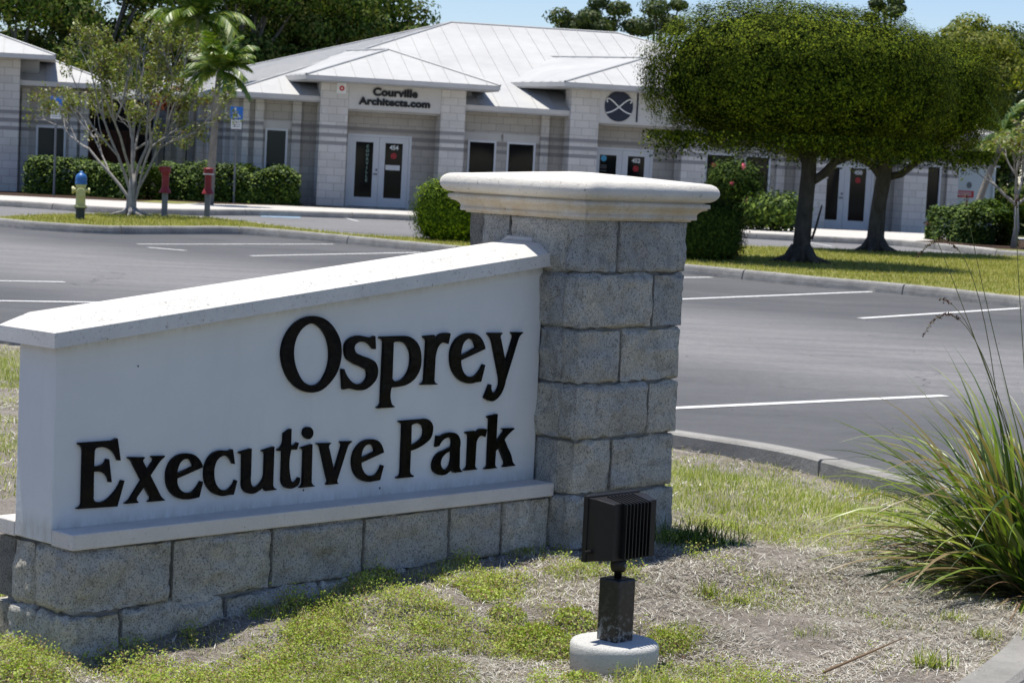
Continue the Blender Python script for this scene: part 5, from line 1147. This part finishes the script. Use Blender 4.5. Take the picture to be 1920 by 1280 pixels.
def straws(n, x0, x1, y0, y1, L0, L1, w_):
    x, y = scatter(n, x0, x1, y0, y1, nearok, rng); q3 = np.stack([x, y, 0 * x], 1); kp_ = rng.rand(len(x)) < np.clip(.62 + .8 * vnoise(q3, 3.1, 12) + .55 * vnoise(q3, 9, 13) - .35 * green(x, y), .10, 1); x, y = x[kp_], y[kp_]; n = len(x); z = hN(x, y)
    a = rng.uniform(0, math.pi, n); L = rng.uniform(L0, L1, n); el = rng.normal(size=n) * .22; d = np.stack([np.cos(a) * np.cos(el), np.sin(a) * np.cos(el), np.sin(el)], 1); s = np.stack([-np.sin(a), np.cos(a), 0 * a], 1) * (w_ * rng.uniform(.6, 1.4, n))[:, None] * .5
    c = np.stack([x, y, z + rng.uniform(.002, .014, n)], 1); bend = np.array((0, 0, 1.)) * (L * rng.uniform(0, .08, n))[:, None]
    h = d * (L / 2)[:, None]; V = np.stack([c - h - s, c - h + s, c + bend + s, c + bend - s, c + h + s * .4, c + h - s * .4], 1).reshape(-1, 3)
    I = np.arange(n)[:, None] * 6; return V, np.concatenate([I + np.array([[0, 1, 2, 3]]), I + np.array([[3, 2, 4, 5]])])
V, Fq = straws(210000, -1.7, 2.2, 6.0, 9.3, .012, .05, .0018); V2, F2 = straws(40000, -4, 2.4, 9.3, 16.5, .03, .09, .004)
mesh_np('dry_thatch', np.concatenate([V, V2]), np.concatenate([Fq, F2 + len(V)]), M['straw'], kind='stuff', label='grey dry thatch lying on the ground round the sign')
def grassfield():
    Vs, Fs = [], []; off = 0
    for n, x0, x1, y0, y1, L0, L1, ww, se in ((150000, -1.8, 2.3, 5.9, 9.3, .015, .05, .0026, 2), (300000, -4.2, 2.5, 9.3, 17, .018, .052, .005, 1)):
        x, y = scatter(n, x0, x1, y0, y1, nearok, rng); g = green(x, y); pn = vnoise(np.stack([x, y, 0 * x], 1), 2.2, 9); k = rng.rand(len(x)) < (g * 1.1 - .06) * np.clip(.85 + .7 * pn, .25, 1); x, y, g = x[k], y[k], g[k]
        v, f = blades(x, y, hN(x, y) - .002, rng.uniform(L0, L1, len(x)) * (.6 + .5 * g), np.full(len(x), ww), rng.uniform(.3, .97, len(x)), rng, se); Vs.append(v); Fs.append(f + off); off += len(v)
    mesh_np('ground_grass', np.concatenate(Vs), np.concatenate(Fs), M['blade'], kind='stuff', label='patchy green and straw coloured grass round the sign')
grassfield()
def weeds():
    x, y = scatter(42000, -1.75, 1.9, 5.9, 9.0, nearok, rng); g = green(x, y); left = np.clip((1.05 - x) / .5, 0.12, 1)
    q3 = np.stack([x, y, 0 * x], 1); cl = vnoise(q3, 7, 21) + .6 * vnoise(q3, 17, 22)
    k = rng.rand(len(x)) < np.clip((g - .25) * 1.2 + .55 * cl, 0, 1) * (g > .15) * left; x, y, cl = x[k], y[k], cl[k]; n = len(x); m = 15
    c = np.stack([x, y, hN(x, y)], 1); hh = rng.uniform(.010, .035, n) * np.clip(1.1 + 1.1 * cl, .4, 2.2)
    C = np.repeat(c, m, 0) + rng.normal(size=(n * m, 3)) * (.014, .014, 0) + np.stack([0 * rng.rand(n * m), 0 * rng.rand(n * m), np.repeat(hh, m) * rng.uniform(.15, 1.1, n * m)], 1)
    V, Fq = leaf_cards(C, np.tile((0, 0, 1.), (len(C), 1)), .0082, rng, .75, .9)
    mesh_np('low_weeds', V, Fq, M['weed'], kind='stuff', label='low leafy weeds creeping along the foot of the sign')
weeds()
def cushions():
    """rounder spurge cushions left and right of the floodlight"""
    Vs, Fs = [], []; off = 0
    for px, py, R, hh, n in ((1020, 1190, .13, .06, 2600), (1080, 1170, .08, .045, 900), (950, 1165, .07, .04, 700), (1250, 1190, .09, .05, 1200), (1090, 1240, .07, .035, 700), (600, 1180, .12, .035, 1300), (540, 1230, .14, .04, 1500), (905, 1140, .07, .04, 700), (40, 1240, .16, .05, 2200), (1010, 1060, .1, .04, 1000), (1155, 1060, .05, .035, 500), (700, 1120, .1, .03, 900)):
        p = at(px, py, .15); d = rand_dir(n, rng); d[:, 2] = abs(d[:, 2]); d *= (rng.uniform(.3, 1, n) ** .4)[:, None]
        q = np.stack([p[0] + d[:, 0] * R, p[1] + d[:, 1] * R, d[:, 2] * hh], 1); q[:, 2] += hN(q[:, 0], q[:, 1]); q += rng.normal(size=q.shape) * .004
        v, f = leaf_cards(q, d, .010, rng, .7, .8); Vs.append(v); Fs.append(f + off); off += len(v)
    mesh_np('weed_cushions', np.concatenate(Vs), np.concatenate(Fs), M['weed'], kind='stuff', label='rounded cushions of small leaved weeds')
cushions()
def tuft(px, py, n, L, ww, label, seed, spread=.05, mat='blade', lean=.95):
    p = at(px, py, .15); z = float(hN(np.array([p[0]]), np.array([p[1]]))[0]); rg = np.random.RandomState(seed)
    x = rg.normal(size=n) * spread; y = rg.normal(size=n) * spread * .6
    V, Fq = blades(x, y, np.zeros(n) - .004, rg.uniform(.5, 1, n) * L, np.full(n, ww), rg.uniform(.15, lean, n), rg, 4)
    o = mesh_np('grass_tuft', V, Fq, M[mat], label=label, cat='grass tuft', group='grass tufts near the floodlight'); o.location = (float(p[0]), float(p[1]), z)
tuft(1300, 1068, 230, .125, .005, 'largest grass tuft, dark in the pillar shadow right of the floodlight', 1, .09, 'hedge')
tuft(1330, 1128, 90, .085, .005, 'bright grass tuft on dry ground, left one of a close pair', 2, .02)
tuft(1388, 1135, 70, .08, .005, 'bright grass tuft on dry ground, right one of a close pair', 3, .02)
tuft(1745, 1240, 90, .09, .006, 'green grass tuft close to the bottom right kerb', 4, .035)
tuft(1848, 1190, 80, .06, .005, 'yellow green tuft at the foot of the tall ornamental grass', 5, .025)
tuft(1785, 1165, 80, .055, .005, 'small tuft just left of the yellow green one by the ornamental grass', 6, .03)
tuft(1230, 1262, 130, .10, .005, 'long grass tuft at the bottom edge right of the lamp base', 7, .07)
tuft(1045, 1010, 110, .07, .005, 'dark tuft in the corner between ledge and pillar', 8, .03, 'hedge')
tuft(255, 1150, 60, .10, .004, 'dark thin grass tuft in front of the left end of the stone base', 10, .10, 'hedge')
# dead leaves blown over lot and lawn
x, y = scatter(2600, -4.5, 9, 6, 30, lambda a, b: (abs(a) < .25 * b + .2) & ~inpoly(a, b, T4), rng); inn = inpoly(x, y, near_in); kk = rng.rand(len(x)) < np.where(inn, 1., .12 + .5 * np.exp(-((x + y * .9 - 12.8) / .5) ** 2)); x, y, inn = x[kk], y[kk], inn[kk]
V, Fq = leaf_cards(np.stack([x, y, np.where(inn, hN(x, y) + .012, .008)], 1), np.tile((0, 0, 1.), (len(x), 1)), .022, rng, .45, .5)
mesh_np('leaf_litter', V, Fq, M['litter'], kind='stuff', label='small brown dead leaves scattered over ground and asphalt')
# fallen twig
p0, p1 = at(1545, 1262, .15), at(1690, 1205, .15); mb = MB(); mb.tube([(p0[0], p0[1], .155), ((p0[0] + p1[0]) / 2 + .01, (p0[1] + p1[1]) / 2, .165), (p1[0], p1[1], .165)], [.005, .004, .002], 6)
mb.build('fallen_twig', M['fdead'], smooth=True, label='thin dry brown twig lying on the dry ground at lower right', cat='twig')

# -- ornamental grass clump at the right edge
def ornamental():
    cx, cy = 2.07, 8.3; z0 = float(hN(np.array([cx]), np.array([cy]))[0])
    o = empty('ornamental_grass', (cx, cy, z0), 0, label='tall arching ornamental grass clump with seed stalks at the right edge', cat='ornamental grass')
    rg = np.random.RandomState(9)
    def long(n, L0, L1, w0, w1, e0, e1, droop, sp=.22):
        Vs = []; Fs = []; S = 12; off = 0
        for i in range(n):
            a = rg.uniform(0, 2 * math.pi); r = sp * math.sqrt(rg.rand()); p = np.array((math.cos(a) * r, math.sin(a) * r, 0.)); a2 = a + rg.normal() * .6; el = math.radians(rg.uniform(e0, e1))
            d = np.array((math.cos(a2) * math.cos(el), math.sin(a2) * math.cos(el), math.sin(el))); L = rg.uniform(L0, L1); w_ = rg.uniform(w0, w1); g = droop * rg.uniform(.6, 1.5); tw = rg.uniform(-.5, .5); kink = rg.uniform(.45, .9) if rg.rand() < .2 else 9
            pts = []
            for k in range(S + 1):
                t = k / S; s = np.cross(d, (0, 0, 1)); s /= np.linalg.norm(s) + 1e-9; u = np.cross(s, d); s = s * math.cos(tw * t) + u * math.sin(tw * t)
                ww = w_ * (math.sin(math.pi * min(1, t * .9 + .12)) ** .6) * (1 - t ** 3 * .8) * .5; pts.append((p - s * ww, p - np.array((0, 0, ww * .5)), p + s * ww))
                gg = g * (t + .15) / S * 2.2 * (3 if t > kink and t < kink + .12 else 1)
                d = d + np.array((0, 0, -gg)); d /= np.linalg.norm(d); p = p + d * L / S
                if p[2] < .01: p[2] = .01 + .01 * rg.rand(); d[2] = max(d[2], 0)
            Vs += [q for row in pts for q in row]
            for k in range(S):
                for j in (0, 1): Fs.append((off + 3 * k + j, off + 3 * k + j + 1, off + 3 * k + 4 + j, off + 3 * k + 3 + j))
            off += 3 * (S + 1)
        return np.array(Vs), np.array(Fs)
    V, Fq = long(230, .65, 1.0, .014, .028, 50, 84, .75); V2, F2 = long(420, .65, 1.08, .012, .026, 8, 65, 1.0); Fq = np.concatenate([Fq, F2 + len(V)]); V = np.concatenate([V, V2]); mesh_np('leaves', V, Fq, M['fgreen'], o, smooth=True)
    V, Fq = long(420, .35, .85, .006, .012, -5, 35, .8, .28); mesh_np('dead_leaves', V, Fq, M['fdead'], o, smooth=True)
    # flower stalks: foot on the clump, tip where the photo shows it
    for (px, py), (mx, my), dY, sd_ in (((1717, 485), (1830, 540), -.25, 1), ((1730, 630), (1835, 650), -.3, 1), ((1738, 420), (1800, 560), .0, 0), ((1812, 365), (1848, 560), -.1, 0), ((1908, 370), (1912, 560), 0, 0), ((1762, 560), (1850, 690), -.15, 0)):
        tip = aty(px, py, cy + dY) - (cx, cy, z0); mid = aty(mx, my, cy + dY * .6) - (cx, cy, z0); foot = np.array((-.06 + rg.normal() * .05, rg.normal() * .05 - .03, .1))
        q0 = 2 * mid - .5 * (foot + tip); P = [(1 - t) ** 2 * foot + 2 * t * (1 - t) * q0 + t * t * tip for t in np.linspace(0, 1, 16)]
        mb = MB(); mb.tube([tuple(p) for p in P], [.0020 * (1 - .5 * i / 15) for i in range(16)], 5); st = mb.build('flower_stalk', M['stalk'], o, smooth=True)
        C = []; k0 = 10 if sd_ else 13
        for _ in range(160 if sd_ else 50): t = rg.uniform(k0, 14.99); i = int(t); C.append(P[i] + (P[i + 1] - P[i]) * (t - i) + rg.normal(size=3) * .0035)
        v, f = leaf_cards(np.array(C), rand_dir(len(C), rg), .009, rg, .5); mesh_np('seed_head', v, f, M['seed'], st)
ornamental()
